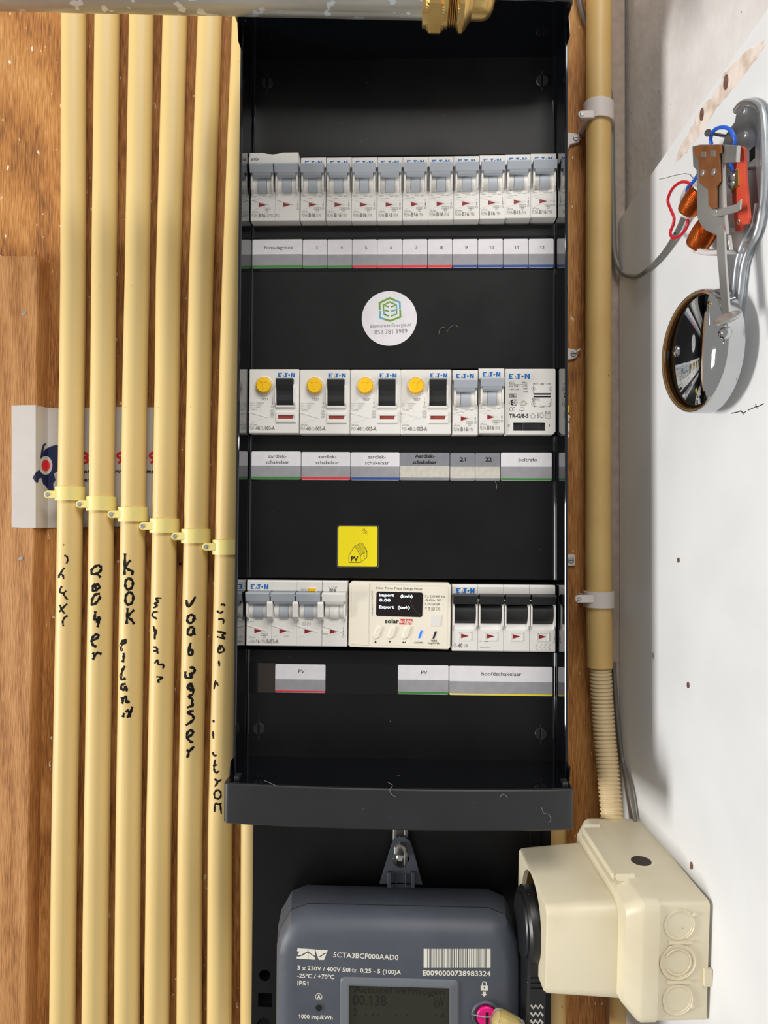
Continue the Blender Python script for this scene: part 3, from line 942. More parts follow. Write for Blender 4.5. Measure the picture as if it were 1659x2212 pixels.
mb.build('hood_lining', 'gloss', enc)
for xa, xb in ((XL - 2.1, hx0), (XR + 2.1, hx1)):
    mb = MB(); mb.prism([(xa - O.x, ZTOP - 12 - O.z), (xb - O.x, ZTOP - 0.3 - O.z), (xb - O.x, ZTOP + 1 - O.z), (xa - O.x, ZTOP + 1 - O.z)], -0.3, -(RIM + 6), 0.8)
    mb.build('hood_flare', 'gloss', enc)
# slotted plate screws
for px, py in ((577, 180), (1171, 175), (559, 1574), (1168, 1585)):
    q = U(px, py, PL) - O
    mb = MB()
    for sg in (1, -1):
        pts = [(q.x + sg * (0.55 + 0), q.z - 4.2)] + [(q.x + sg * max(0.55, 4.3 * math.cos(a_)), q.z + 4.3 * math.sin(a_)) for a_ in [math.radians(-82 + 164 * k / 14) for k in range(15)]] + [(q.x + sg * 0.55, q.z + 4.2)]
        mb.prism(pts, -PL, -PL - 1.0, 0.25)
    s_ = mb.build('plate_screw', 'hood', enc)
    mb = MB()
    mb.box(q.x - 0.5, q.x + 0.5, -PL, -PL - 0.3, q.z + 4.6, q.z + 7); mb.box(q.x - 0.5, q.x + 0.5, -PL, -PL - 0.3, q.z - 7, q.z - 4.6)
    mb.build('guide_mark', 'hood', s_)
# label strips under each row
for x0, x1, y0, y1 in ((541, 1197, 514, 583), (540, 1196, 972, 1041), (532, 1196, 1431, 1505)):
    a_, b_ = U(x0, y0, PL), U(x1, y1, PL)
    mb = MB(); mb.box(max(XL + 0.9, a_.x) - O.x, min(XR - 0.9, b_.x) - O.x, -PL, -PL - 0.25, b_.z - O.z, a_.z - O.z, 0.1)
    st = mb.build('label_strip', 'strip', enc)
    if y0 > 1400:
        a_, b_ = U(558, 1432, PL), U(598, 1496, PL)
        mb = MB(); mb.box(a_.x - O.x, b_.x - O.x, -PL - 0.25, -PL - 0.4, b_.z - O.z, a_.z - O.z); mb.build('blank_insert', 'brown', st)
# lint on the plastic
mb = MB()
lint = [([(838, 1690), (848, 1697), (842, 1706), (846, 1716), (856, 1722)], 117), ([(1170, 1744), (1174, 1756), (1186, 1760), (1190, 1772), (1184, 1776)], 113.6), ([(1081, 1722), (1084, 1716), (1092, 1718), (1095, 1723)], 115.2),
        ([(570, 1686), (585, 1692), (600, 1699)], 113.2), ([(948, 722), (949, 714), (954, 708), (962, 708)], PL + 0.4), ([(965, 718), (974, 706), (984, 702), (990, 708)], PL + 0.4), ([(1070, 1040), (1073, 1050), (1071, 1060)], PL + 0.4)]
for pts, d in lint:
    mb.tube(smooth_path([U(x, y, d) - O for x, y in pts], 4), 0.12, 4)
mb.build('lint_fibres', 'print', enc).__setitem__('kind', 'stuff')

# ================================================================== device parts
def logo(mb, x, z, h, y=-0.06):
    k = h / 100.0
    P = lambda pts: mb.flat([(x + a_ * k, z + b_ * k) for a_, b_ in pts], y)
    P([(0, 0), (74, 0), (66, 22), (30, 22), (30, 40), (60, 40), (52, 60), (30, 60), (30, 78), (84, 78), (94, 100), (0, 100)])
    P([(102, 0), (120, 0), (126, 16), (108, 16)]); P([(112, 30), (126, 62), (138, 30)]); P([(130, 0), (158, 0), (158, 30), (142, 22)])
    P([(150, 100), (228, 100), (212, 78), (200, 78), (200, 0), (164, 0), (164, 78), (142, 78)])
    mb.flat(circle(x + 252 * k, z + 48 * k, 21 * k, 18), y)
    P([(292, 0), (324, 0), (324, 58), (352, 0), (385, 0), (385, 100), (354, 100), (354, 44), (326, 100), (292, 100)])

def pole_body(mb, xc, hw=8.95, flange=True):
    """Housing of one 18 mm pole (x centred on xc, z from the bottom, front face at y=0)."""
    mb.box(xc - hw, xc + hw, 40, 3, 1.0, 47)
    mb.xprism([(3, 1.0), (0.4, 1.0), (0, 1.4), (0, 20.9), (0.5, 21.9), (3, 22.6)], xc - hw, xc + hw)
    mb.xprism([(3, 39.2), (1.2, 39.4), (0.5, 40), (0.5, 46.2), (1.1, 47.1), (3, 47.4)], xc - hw, xc + hw)
    for s_ in (-1, 1):
        prof = [(6, 21.2)] + [(5.2 - 8.0 * math.cos(math.radians(t)), 26.6 + 8.0 * math.sin(math.radians(t))) for t in range(-44, 45, 8)] + [(6, 31.6)]
        a_, b_ = sorted((xc + s_ * 3.3, xc + s_ * 6.6))
        mb.xprism(prof, a_, b_)
        if flange:
            a_, b_ = sorted((xc + s_ * 6.75, xc + s_ * 8.0))
            mb.xprism([(4, 19.4), (-0.4, 19.6), (-3.6, 22.2), (-4.3, 25), (-4.3, 31.6), (-3.6, 33.1), (-2, 33.6), (4, 33.6)], a_, b_)

def toggle(mb, xc, w=8.2):
    arc = [(5.0 - 8.3 * math.cos(math.radians(t)), 26 + 8.3 * math.sin(math.radians(t))) for t in range(-38, 45, 6)]
    mb.xprism([(7, 21)] + arc + [(7, 32)], xc - 3.1, xc + 3.1)
    mb.xprism([(6, 33.2), (-6.2, 33.2), (-7.8, 38.3), (-7.6, 39.0), (-6.6, 39.4), (6, 39.3)], xc - w, xc + w)
    mb.xprism([(6, 30.6), (-3.6, 30.6), (-5.2, 31.6), (-6.2, 33.4), (6, 33.4)], xc - 6.5, xc + 6.5)

def vee(mb, x0, x1, zt, zm, zb, h=0.3):
    mb.line([(x0, zt), (x1, zm)], 0.55, 0.02, h=h)
    mb.line([(x1, zm), (x0, zb)], 0.4, 0.02, h=h * 0.5)

def arrow_column(mb, x, z0, z1):
    h = (z1 - z0)
    mb.line([(x, z1), (x, z1 - h * 0.22)], 0.25, -0.06)
    m = z1 - h * 0.42
    mb.flat([(x - 0.55, m - 0.5), (x + 0.55, m - 0.5), (x, m + 0.9)], -0.06)
    m = z1 - h * 0.62
    mb.flat([(x - 0.55, m + 0.5), (x + 0.55, m + 0.5), (x, m - 0.9)], -0.06)
    mb.line(circle(x, z0 + 0.6, 0.7, 12), 0.22, -0.06, True)

def small_box(mb, x0, x1, z0, z1, w=0.2):
    mb.line([(x0, z0), (x1, z0), (x1, z1), (x0, z1)], w, -0.06, True)

def mcb_print(t, xc=0, first=True, code=('PLN6-', 'B16', '/1N')):
    mb = Print()
    if first:
        mb.text('~230V', xc - 8.1, 17.2, 1.0, 3.6); mb.text('Icn1= 3kA', xc, 17.2, 1.0, 5.8)
        mb.line([(xc - 6.7, 15.9), (xc - 3.6, 15.9)], 0.2, -0.06); mb.line([(xc - 3.2, 16.3), (xc - 0.4, 16)], 0.2, -0.06)
        small_box(mb, xc + 0.8, xc + 5.4, 7.9, 9.4); mb.text('6000', xc + 1.6, 8.2, 0.8, 3); small_box(mb, xc + 2.3, xc + 3.9, 6.3, 7.6); mb.text('3', xc + 2.8, 6.5, 0.8)
        mb.text('xPole', xc - 8.0, 5.9, 1.35, 4.6)
        mb.text(code[0], xc - 8.0, 2.7, 2.6, 4.6)
    arrow_column(mb, xc + 7.2, 8.2, 15.2)
    if first:
        mb.text(code[2], xc + 2.3, 2.7, 2.5, 3.2 if len(code[2]) < 4 else 9.5, y=-0.06)
    mb.v = [(x, y, z + 1.0) for x, y, z in mb.v]
    mb.build('fine_print', 'print', t)
    if first:
        mb = Print(); mb.text(code[1], xc - 3.1, 3.7, 2.7, 5.0, bold=0.035); mb.build('rating_print', 'print_mid', t)

def red_tri(name_parent, xs, z=11.4, dx=0.0):
    mb = MB()
    for xc in xs:
        mb.prism([(xc - 3 + dx, z - 1.55), (xc + 2.2 + dx, z), (xc - 3 + dx, z + 1.55)], 0.3, -0.12)
    mb.build('indicator', 'red', name_parent)

def mcb(fr, label, group):
    t = thing('circuit_breaker', label, 'breaker', fr, group)
    mb = MB(); pole_body(mb, 0); vee(mb, -8.9, 4.4, 16.6, 12.6, 8.7)
    mb.build('housing', 'white', t)
    mb = MB(); toggle(mb, 0); mb.build('toggle', 'grey', t)
    red_tri(t, [0], 12.5)
    mb = Print(); logo(mb, -6.2, 41.3, 3.2, 0.42); mb.build('brand_print', 'blue', t)
    mcb_print(t)
    return t

# ---- row one: one double breaker and ten singles
def bottom(px, py, d=FACE):
    return Board(px, py, d)
fr = bottom(594, 480)
t = thing('circuit_breaker', 'double-width white breaker with a lettered cap, above the fornuisgroep card', 'breaker', fr)
mb = MB()
for xc in (-8.8, 8.8):
    pole_body(mb, xc, 8.75); vee(mb, xc - 8.7, xc + 4.4, 16.6, 12.6, 8.7)
mb.build('housing', 'white', t)
mb = MB()
for xc in (-8.8, 8.8):
    toggle(mb, xc, 8.3)
mb.build('toggle', 'grey', t)
mb = MB()
cap = [(-17.8, 38.9), (17.4, 38.9), (17.4, 48.3), (7, 48.3), (3, 47.2), (-1, 46.8), (-4, 47.2), (-8, 48.3), (-17.4, 48.3)]
mb.prism([(-17.9, 39.0), (17.6, 39.0), (17.6, 43.6), (-17.9, 43.6)], 0.6, -7.2, 0.4)
mb.prism([(-17.6, 43.6), (17.4, 43.6), (17.4, 47.2), (6, 47.2), (3, 46.4), (-1, 46.0), (-5, 46.4), (-8, 47.2), (-17.6, 47.2)], 0.6, -6.4, 0.4)
cp_ = mb.build('locking_cap', 'white', t)
mb = Print(); mb.text('EATON', -16.3, 41.3, 1.5, 6.0, y=-7.26, bold=0.03); mb.build('brand_print', 'navy', cp_)
red_tri(t, [-8.8, 8.8], 12.5)
mb = Print()
xc = -8.8
mb.text('~230V', xc - 8.1, 17.2, 1.0, 3.6); mb.text('Icn1= 3kA', xc, 17.2, 1.0, 5.8); mb.line([(xc - 6.7, 15.9), (xc - 3.6, 15.9)], 0.2, -0.06); mb.line([(xc - 3.2, 16.3), (xc - 0.4, 16)], 0.2, -0.06)
small_box(mb, xc + 0.8, xc + 5.4, 7.9, 9.4); mb.text('6000', xc + 1.6, 8.2, 0.8, 3); small_box(mb, xc + 2.3, xc + 3.9, 6.3, 7.6); mb.text('3', xc + 2.8, 6.5, 0.8)
mb.text('xPole', xc - 8.0, 5.9, 1.35, 4.6); mb.text('PLSN-', xc - 8.0, 2.7, 2.6, 4.6); mb.text('/2P2N-2MU', xc + 2.3, 2.7, 2.5, 9.6); arrow_column(mb, 16.4, 8.2, 15.2)
mb.v = [(x, y, z + 1.0) for x, y, z in mb.v]
mb.build('fine_print', 'print', t)
mb = Print(); mb.text('B16', xc - 3.1, 3.7, 2.7, 5.0, bold=0.035); mb.build('rating_print', 'print_mid', t)

singles = [(676, 479.6, 'three'), (731.5, 479.7, 'four'), (786.3, 479.7, 'five'), (842, 479.5, 'six'), (897, 478.6, 'seven'), (952.2, 478, 'eight'), (1007.5, 477.3, 'nine'), (1063.5, 475.8, 'ten'), (1119, 474, 'eleven'), (1174.5, 472.6, 'twelve')]
proto = None
g1 = 'single breakers of the top row'
for px, py, num in singles:
    fr = bottom(px, py)
    lab = 'white single circuit breaker with grey toggle directly above the card numbered ' + num
    if proto is None:
        proto = mcb(fr, lab, g1)
    else:
        dup(proto, fr.o, lab, g1)
# ---- row two
for px, py, num in ((1004.5, 942.5, 'twenty-one'), (1061.7, 939.3, 'twenty-two')):
    fr = bottom(px, py, FACE + (1 if num == 'twenty-two' else 0))
    dup(proto, fr.o, 'white single circuit breaker with grey toggle directly above the dark card reading ' + num, 'single breakers of the middle row')

def rcd(fr, label, group):
    t = thing('residual_current_switch', label, 'switch', fr, group)
    mb = MB()
    mb.prism(rrect(-17.9, 17.9, 1.0, 47.0, 0.6, 2), 40, 0, 0.5)
    mb.lathe((-7.1, 0.2, 35), (0, -1, 0), [(0, 7.0), (0.7, 6.7), (0.9, 6.3), (0.4, 5.9)], 32)
    for s_ in ((1.3, 2.2), (14.3, 15.4)):
        mb.xprism([(0.5, 19.6), (-0.6, 19.8), (-3.2, 22.5), (-3.6, 33), (-2.5, 35.6), (0.5, 36.2)], *s_)
    mb.box(1.3, 15.4, 0.5, -1.4, 19.4, 21, 0.3)
    for x0, x1, z0, z1 in ((1.6, 15.9, 8.8, 11.3), (1.6, 15.9, 13.9, 16.4), (1.6, 3.2, 11.3, 13.9), (14.5, 15.9, 11.3, 13.9)):
        mb.box(x0, x1, 0.5, -1.1, z0, z1, 0.35)
    vee(mb, -17.8, -4.4, 16.2, 12.4, 8.7, 0.25)
    mb.build('housing', 'white', t)
    mb = MB()
    mb.xprism([(1, 20.8), (-1.2, 20.8), (-2.4, 24), (-2.4, 28), (-3.0, 31), (-5.4, 34.8), (-6.6, 38.2), (-6.2, 39.2), (-5.0, 39.6), (1, 39.6)], 2.3, 14.2)
    mb.build('toggle', 'toggle_black', t)
    mb = MB(); mb.cyl(-7.1, 35, 5.4, 0, -3.6, 36, 0.6)
    b = mb.build('test_button', 'yellow', t, True, 40)
    mb = MB(); mb.box(-9.6, -4.6, -3.55, -3.85, 37.0, 38.2, 0.1); mb.box(-7.7, -6.5, -3.55, -3.85, 32.2, 37.2, 0.1); mb.build('letter_relief', 'yellow', b)
    mb = MB(); mb.box(3.1, 13.6, 0.3, -0.25, 11.4, 13.9); mb.build('indicator', 'rust_red', t)
    mb = MB(); mb.box(13.6, 14.5, 0.3, -0.2, 11.4, 13.9); mb.build('indicator_end', 'white', t)
    mb = Print(); logo(mb, 2.9, 41.2, 3.1, -0.06); mb.build('brand_print', 'blue', t)
    mb = Print()
    for i, s_ in enumerate(('Icn = 10000A', 'IAn = 0.03A', 'In   = 40A', '~230V')):
        mb.text(s_, -16.9, 22.1 - i * 1.5, 1.1, (9.8, 8.3, 7.2, 5)[i])
    arrow_column(mb, -1.1, 19.6, 26.8)
    mb.line(circle(-1.1, 16.4, 1.5, 6), 0.22, -0.06, True); mb.line(circle(-1.1, 16.4, 0.6, 8), 0.2, -0.06, True)
    small_box(mb, -2.4, 0.2, 12.6, 14.6); mb.line([(-2.0, 13.2), (-1.4, 14), (-0.8, 13.2), (-0.2, 14)], 0.2, -0.06)
    mb.text('xPole', -16.9, 6.7, 1.35, 4.8); mb.text('PXF-', -16.9, 3.4, 2.5, 3.6); mb.text('/2/', -9.6, 3.4, 2.4, 3.0)
    mb.build('fine_print', 'print', t)
    mb = Print(); mb.text('TEST', -9.1, 24.7, 1.6, 5.1, bold=0.01); mb.text('40', -13.0, 3.4, 2.7, 3.2, bold=0.035); mb.text('003-A', -6.3, 3.4, 2.7, 7.2, bold=0.035); mb.build('rating_print', 'print_mid', t)
    return t
proto2 = None
g2 = 'residual current switches of the middle row'
for px, py, lab in ((591, 939.3, 'white switch with yellow test button above the green-striped aardlekschakelaar card'), (700.8, 940.5, 'white switch with yellow test button above the red-striped aardlekschakelaar card'),
                    (810.6, 940.8, 'white switch with yellow test button above the blue-striped aardlekschakelaar card'), (920, 941, 'white switch with yellow test button above the dark Aardlekschakelaar card')):
    fr = bottom(px, py)
    if proto2 is None:
        proto2 = rcd(fr, lab, g2)
    else:
        dup(proto2, fr.o, lab, g2)

# ---- bell transformer
def zc(k, ox, oy):
    return lambda x, y: (ox + x / k, oy + y / k)
fr = bottom(1144.5, 938.5)
t = thing('bell_transformer', 'white bell transformer printed with a circuit diagram, above the beltrafo card', 'transformer', fr)
c8 = zc(8.194, 1080, 780)
def q(x, y):
    v = fr.p(*c8(x, y), FACE)
    return (v.x, v.z)
mb = MB()
tl, brr = q(92, 138), q(982, 1300)
out = [(tl[0], brr[1] + 1), (tl[0] + 1.2, brr[1]), (brr[0] - 1.9, brr[1]), (brr[0], brr[1] + 2), (brr[0], tl[1] - 0.6), (brr[0] - 0.6, tl[1]), (tl[0], tl[1])]
s0, s1 = q(236, 1234), q(808, 1080)
mb.hole(out, [(s0[0], s0[1]), (s1[0], s0[1]), (s1[0], s1[1]), (s0[0], s1[1])], ((s0[0] + s1[0]) / 2, (s0[1] + s1[1]) / 2), 3, 0)
mb.prism(out, 40, 2.5)
mb.build('housing', 'white', t)
mb = MB()
a_, b_ = q(402, 1232), q(560, 1082)
mb.box(s0[0], s1[0], 2.4, 1.8, s0[1], s1[1])
mb.box(a_[0], b_[0], 1.9, -0.2, s0[1] + 0.15, s1[1] - 0.15, 0.2)
for i in range(5):
    x = a_[0] + (b_[0] - a_[0]) * (0.16 + 0.17 * i)
    mb.box(x - 0.1, x + 0.1, -0.1, -0.55, s0[1] + 0.4, s1[1] - 0.4)
c_ = q(735, 1232)
mb.box(b_[0] + 0.1, c_[0], 1.9, 0.9, s0[1] + 0.1, s1[1] - 0.1)
mb.build('slide_switch', 'toggle_black', t)
mb = Print(); p0 = q(155, 318); p1 = q(155, 222); logo(mb, p0[0], p0[1], p1[1] - p0[1]); mb.build('brand_print', 'blue', t)
mb = Print()
def tx(s_, x0, y0, x1, h, bold=0.0):
    a_, b_ = q(x0, y0), q(x1, y0)
    mb.text(s_, a_[0], a_[1], h / 8.194 / 3.08, b_[0] - a_[0], bold=bold)
def ln(pts, w=4):
    mb.line([q(*p_) for p_ in pts], w / 8.194 / 3.08, -0.06)
tx('SEC:', 163, 402, 266, 36); tx('PRI:', 394, 402, 482, 36); ln([(163, 412), (500, 412)], 3)
tx('max. 8VA', 160, 457, 326, 30, 0.01); tx('~ 8V/1,0A', 163, 514, 338, 30, 0.01); tx('~230-', 394, 457, 490, 30, 0.01); tx('240V', 414, 505, 500, 32, 0.01); tx('50Hz', 414, 556, 500, 32, 0.01)
ln([(160, 578), (288, 578), (288, 650), (160, 650), (160, 578)], 5); tx('KEMA', 168, 640, 280, 50, 0.03)
ln([(155, 733), (215, 684), (290, 684)], 5); ln([(155, 733), (215, 782), (290, 782)], 5); tx('E', 195, 775, 235, 80, 0.05); ln([(290, 684), (240, 733), (290, 782)], 8); tx('10', 272, 750, 314, 34)
ln([(348, 748), (412, 684), (478, 748), (462, 782), (364, 782), (348, 748)], 4); ln([(360, 764), (466, 764)], 3)
for x in (388, 436):
    mb.line([q(x + 12 * math.cos(a_), 742 + 12 * math.sin(a_)) for a_ in [PI / 4 * k for k in range(8)]], 0.12, -0.06, True)
ln([(400, 705), (410, 722), (420, 705)], 4)
for cx_ in (196, 248):
    mb.line([q(cx_ + 30 * math.cos(a_), 850 - 34 * math.sin(a_)) for a_ in [math.radians(60 + 20 * k) for k in range(13)]], 0.28, -0.06)
ln([(222, 850), (254, 850)], 7)
mb.line([q(390 + 34 * math.cos(a_), 850 - 38 * math.sin(a_)) for a_ in [math.radians(180 * k / 10) for k in range(11)]], 0.13, -0.06); ln([(356, 850), (346, 872), (432, 872), (424, 850)], 4); ln([(390, 800), (390, 812)], 4)
v = q(390, 882); mb.flat(circle(v[0], v[1], 0.42, 12), -0.06)
tx('TR-G/8-S', 160, 1004, 506, 70, 0.03)
ln([(536, 968), (582, 926), (628, 968)], 4); ln([(548, 962), (548, 1008), (616, 1008), (616, 962)], 4)
v = q(688, 1012); mb.text('ta40/F', v[0], v[1], 1.3, 4.0, rot=90)
ln([(740, 905), (740, 920), (710, 920), (710, 1000), (740, 1000), (740, 1010)], 4); ln([(760, 910), (740, 922)], 4); ln([(740, 1004), (765, 1004)], 4); ln([(740, 930), (768, 945), (768, 975), (740, 996)], 4); ln([(776, 960), (786, 960)], 4)
tx('IP 20', 804, 920, 888, 34); ln([(804, 930), (886, 930), (886, 1010), (804, 1010), (804, 930)], 4); ln([(828, 950), (862, 950), (862, 986), (828, 986), (828, 950)], 4)
ln([(590, 404), (682, 404)]); ln([(816, 404), (894, 404)]); tx('~8V', 704, 424, 784, 40); ln([(590, 392), (590, 570)]); ln([(898, 392), (898, 570)])
for x, y in ((588, 492), (894, 492), (588, 757), (892, 757)):
    mb.line([q(x + 32 * math.cos(a_), y + 32 * math.sin(a_)) for a_ in [PI / 10 * k for k in range(20)]], 0.13, -0.06, True)
for s_, x, y in (('1', 580, 508), ('3', 884, 508), ('5', 578, 773), ('8', 882, 773)):
    tx(s_, x, y, x + 20, 34)
for y in (568, 614):
    a_, b_ = q(592, y + 30), q(898, y); mb.flat([(a_[0], a_[1]), (b_[0], a_[1]), (b_[0], b_[1]), (a_[0], b_[1])], -0.06)
ln([(588, 646), (588, 724)]); ln([(574, 664), (606, 664), (606, 712), (574, 712), (574, 664)]); ln([(566, 660), (612, 716)]); tx('PTC', 614, 702, 704, 36)
ln([(898, 646), (898, 660)]); ln([(916, 670), (892, 726)]); ln([(590, 805), (662, 805)]); ln([(818, 805), (890, 805)]); tx('~230V', 678, 826, 808, 40)
for x, y, s_ in ((590, 404, 1), (897, 404, -1), (590, 805, 1), (892, 805, -1)):
    mb.flat([q(x, y), q(x + 26 * s_, y - 9), q(x + 26 * s_, y + 9)], -0.06)
tx('0', 140, 1168, 172, 48); tx('I', 868, 1168, 878, 50)
mb.build('lettering', 'print_dark', t)

# ---- row three: four-pole residual breaker
fr = bottom(641.3, 1399)
t = thing('residual_current_breaker', 'four-pole white breaker with three grey toggles and one white, bottom row', 'breaker', fr)
XS = (-27, -9.2, 8.6, 26.6)
mb = MB()
for i, xc in enumerate(XS):
    pole_body(mb, xc, 8.85, False); vee(mb, xc - 8.6, xc + 5.2, 15.4, 11.4, 7.6)
for x in (-34.6, 33.9):
    mb.xprism([(4, 19.2), (-0.6, 19.4), (-3.6, 21.6), (-4.3, 24), (-4.3, 31.6), (-3.6, 32.9), (4, 32.9)], x - 0.7, x + 0.7)
mb.build('housing', 'white', t)
mb = MB()
for x in (-18.4, -0.5, 17.2):
    mb.xprism([(2, 19.4), (-2.4, 19.6), (-5.8, 22.2), (-6.6, 31.4), (-6.0, 33.0), (2, 33.0)], x - 1.95, x + 1.95)
mb.build('toggle_divider', 'white', t)
mb = MB(); [toggle(mb, xc, 8.35) for xc in XS[:3]]; mb.build('toggle', 'grey', t)
mb = MB(); toggle(mb, XS[3], 8.3); mb.build('toggle', 'white', t)
mb = MB(); mb.loft([[(-30, -2.4 + 0.7 * math.cos(a_), 36.6 + 0.7 * math.sin(a_)) for a_ in [PI / 4 * k for k in range(8)]], [(30, -2.4 + 0.7 * math.cos(a_), 36.6 + 0.7 * math.sin(a_)) for a_ in [PI / 4 * k for k in range(8)]]]); mb.build('link_rod', 'steel', t)
red_tri(t, XS, 11.5, -0.3)
mb = MB(); mb.box(7.6, 13.4, 0.6, -0.4, 39.4, 42.4, 0.2); mb.build('button_guard', 'white', t)
mb = MB(); mb.box(8.0, 13.0, 0.2, -1.6, 39.7, 42, 0.4); mb.build('test_button', 'yellow', t)
mb = MB(); mb.box(17.9, 22.3, 0.2, -0.5, 9.9, 12.6, 0.2); mb.build('indicator_tab', 'cream', t)
mb = Print(); logo(mb, -33.4, 41.0, 3.3, 0.42); mb.build('brand_print', 'blue', t)
mb = Print()
mb.text('TEST', 2.3, 40.1, 1.3, 3.8, y=0.5); mb.text('I n = 0,3A', 21.9, 42.3, 1.0, 6.4, y=0.5); mb.text('~400V', -34.2, 17.4, 1.0, 3.6)
small_box(mb, 3.5, 6.2, 16, 17.8); mb.line([(3.8, 16.5), (4.6, 17.3), (5.2, 16.5), (5.9, 17.3)], 0.2, -0.06); mb.line(circle(8.3, 16.8, 1.4, 6), 0.22, -0.06, True); mb.text('-25', 7.5, 16.4, 0.8, 1.6)
small_box(mb, -25.6, -21, 8.2, 9.6); mb.text('6000', -24.8, 8.5, 0.8, 3); small_box(mb, -24.2, -22.4, 6.6, 8); mb.text('3', -23.6, 6.8, 0.8); mb.text('RCBO', -9, 7.5, 1.0, 3.4); arrow_column(mb, 32.7, 7.6, 14.8)
mb.text('xPole', -34.4, 6.3, 1.3, 4.8); mb.text('mRB6-', -34.4, 2.9, 2.3, 5.2); mb.text('/3N/', -26.0, 2.9, 2.4, 4.4)
mb.build('fine_print', 'print', t)
mb = Print(); mb.text('16', -29.1, 2.9, 2.6, 2.7, bold=0.035); mb.text('B/03-A', -21.4, 2.9, 2.6, 8.5, bold=0.03); mb.text('B16', 22.8, 38.9 + 0.6, 2.2, 4.5, y=0.5, bold=0.03); mb.build('rating_print', 'print_mid', t)

# ---- row three: inline energy meter
fr = Board(862, 1402, FACE + 1)
MD = FACE + 1
t = thing('energy_meter_module', 'cream meter module with dark screen and blue lamp in the bottom row', 'meter', fr)
c7 = zc(7.213, 750, 1250)
def q(x, y):
    v = fr.p(*c7(x, y), MD)
    return (v.x, v.z)
mb = MB()
out = [q(18, 1040), q(48, 1064), q(1572, 1104), q(1606, 1072), q(1622, 110), q(1584, 72), q(68, 44), q(30, 84)]
mb.prism(out, 42, 0, 0.5)
mb.build('housing', 'cream', t)
mb = MB(); mb.prism([q(64, 1022), q(54, 1006), q(66, 100), q(86, 80), q(345, 86), q(330, 1046)], 0.3, -0.35, 0.25); mb.build('terminal_cover', 'cream', t).__setitem__('label', 'beige cover panel of the meter module')
mb = MB(); mb.line([q(350, 52), q(328, 1066)], 0.16, 0.02, h=0.1); mb.line([q(352, 84), q(1556, 116), q(1576, 138), q(1560, 1040), q(1540, 1062), q(330, 1034)], 0.12, 0.02, h=0.06); mb.build('panel_seam', 'paper_tan', t)
sc = [q(448, 556), q(468, 580), q(1148, 600), q(1170, 580), q(1182, 244), q(1160, 216), q(476, 200), q(456, 222)]
mb = MB(); mb.prism(sc, 0.2, -0.2); scr = mb.build('screen', 'screen', t)
mb = Print()
def txr(m_, s_, x0, y0, x1, y1, h, bold=0.0, y=-0.06):
    a_, b_ = Vector(q(x0, y0)), Vector(q(x1, y1))
    m_.text(s_, a_.x, a_.y, h / 7.213 / 3.08, (b_ - a_).length, y=y, bold=bold, rot=math.degrees(math.atan2(b_.y - a_.y, b_.x - a_.x)))
for s_, x0, y0, x1, y1 in (('Import', 498, 276, 732, 278), ('(kwh)', 830, 292, 1020, 294), ('0.00', 498, 354, 676, 357), ('Export', 498, 460, 730, 463), ('(kwh)', 788, 468, 976, 470)):
    txr(mb, s_, x0, y0, x1, y1, 42, 0.03, -0.26)
mb.build('readout', 'screen_text', scr)
mb = MB(); mb.tube([(v[0], -0.3, v[1]) for v in (q(985, 330), q(995, 390), q(1020, 440), q(1080, 520), q(1150, 570))], 0.05, 4); mb.build('screen_scratch', 'print_mid', scr)
mb = Print()
txr(mb, 'Inline Three Phase Energy Meter', 450, 160, 1174, 178, 34)
a_ = q(404, 584); mb.text('MTR-240-3PC1-D-A-MW', a_[0], a_[1], 1.05, 17.8, rot=91)
txr(mb, '3 x 230/400 Vac', 1212, 290, 1526, 296, 34); txr(mb, '45-65Hz, 3K7', 1212, 348, 1470, 353, 34); txr(mb, '0.25-5(65)A', 1212, 408, 1442, 413, 34)
txr(mb, 'Y', 1212, 484, 1242, 484, 36); txr(mb, 'X', 1264, 474, 1292, 474, 26); mb.line([q(1262, 488), q(1294, 488)], 0.2, -0.06); mb.line([q(1262, 448), q(1294, 448)], 0.12, -0.06)
for x0, x1, y0, y1 in ((1314, 1360, 446, 492), (1326, 1348, 458, 480)):
    mb.line([q(x0, y0), q(x1, y0), q(x1, y1), q(x0, y1)], 0.16, -0.06, True)
for cx_ in (1400, 1440):
    mb.line([q(cx_ + 18 * math.cos(a2), 468 - 22 * math.sin(a2)) for a2 in [math.radians(65 + 23 * k) for k in range(11)]], 0.2, -0.06)
mb.line([q(1424, 468), q(1442, 468)], 0.18, -0.06)
mb.flat([q(420, 998), q(460, 998), q(440, 962)], -0.06); mb.flat([q(642, 966), q(684, 966), q(664, 1004)], -0.06)
mb.flat([q(856, 992), q(878, 976), q(878, 1006)], -0.06); mb.line([q(874, 991), q(906, 991), q(906, 978)], 0.35, -0.06)
txr(mb, 'COMM.', 1042, 1012, 1190, 1014, 32); txr(mb, '1000', 1304, 982, 1398, 984, 30, 0.02); txr(mb, 'imp/kWh', 1256, 1018, 1440, 1024, 32, 0.008)
txr(mb, 'solar', 588, 692, 806, 694, 62, 0.03)
mb.build('lettering', 'print_dark', t)
mb = Print(); mb.flat([q(806, 712), q(1000, 718), q(1024, 632), q(832, 628)], -0.05); mb.build('logo_block', 'logo_red', t)
mb = Print(); txr(mb, 'edge', 820, 692, 1012, 696, 62, 0.02, -0.1); mb.build('logo_lettering', 'print_white', t)
mb = MB(); mb.prism([q(1284, 736), q(1452, 740), q(1468, 572), q(1294, 562)], 0.2, -0.4, 0.2); mb.build('raised_pad', 'white', t)
def oval(cx_, cy, hw, hh, n=10):
    pts = []
    for k in range(2 * n):
        a2 = 2 * PI * k / (2 * n)
        y = (hh - hw) * (1 if math.sin(a2) >= 0 else -1) + hw * math.sin(a2)
        pts.append(q(cx_ + hw * math.cos(a2) + y * 0.34, cy - y))
    return pts
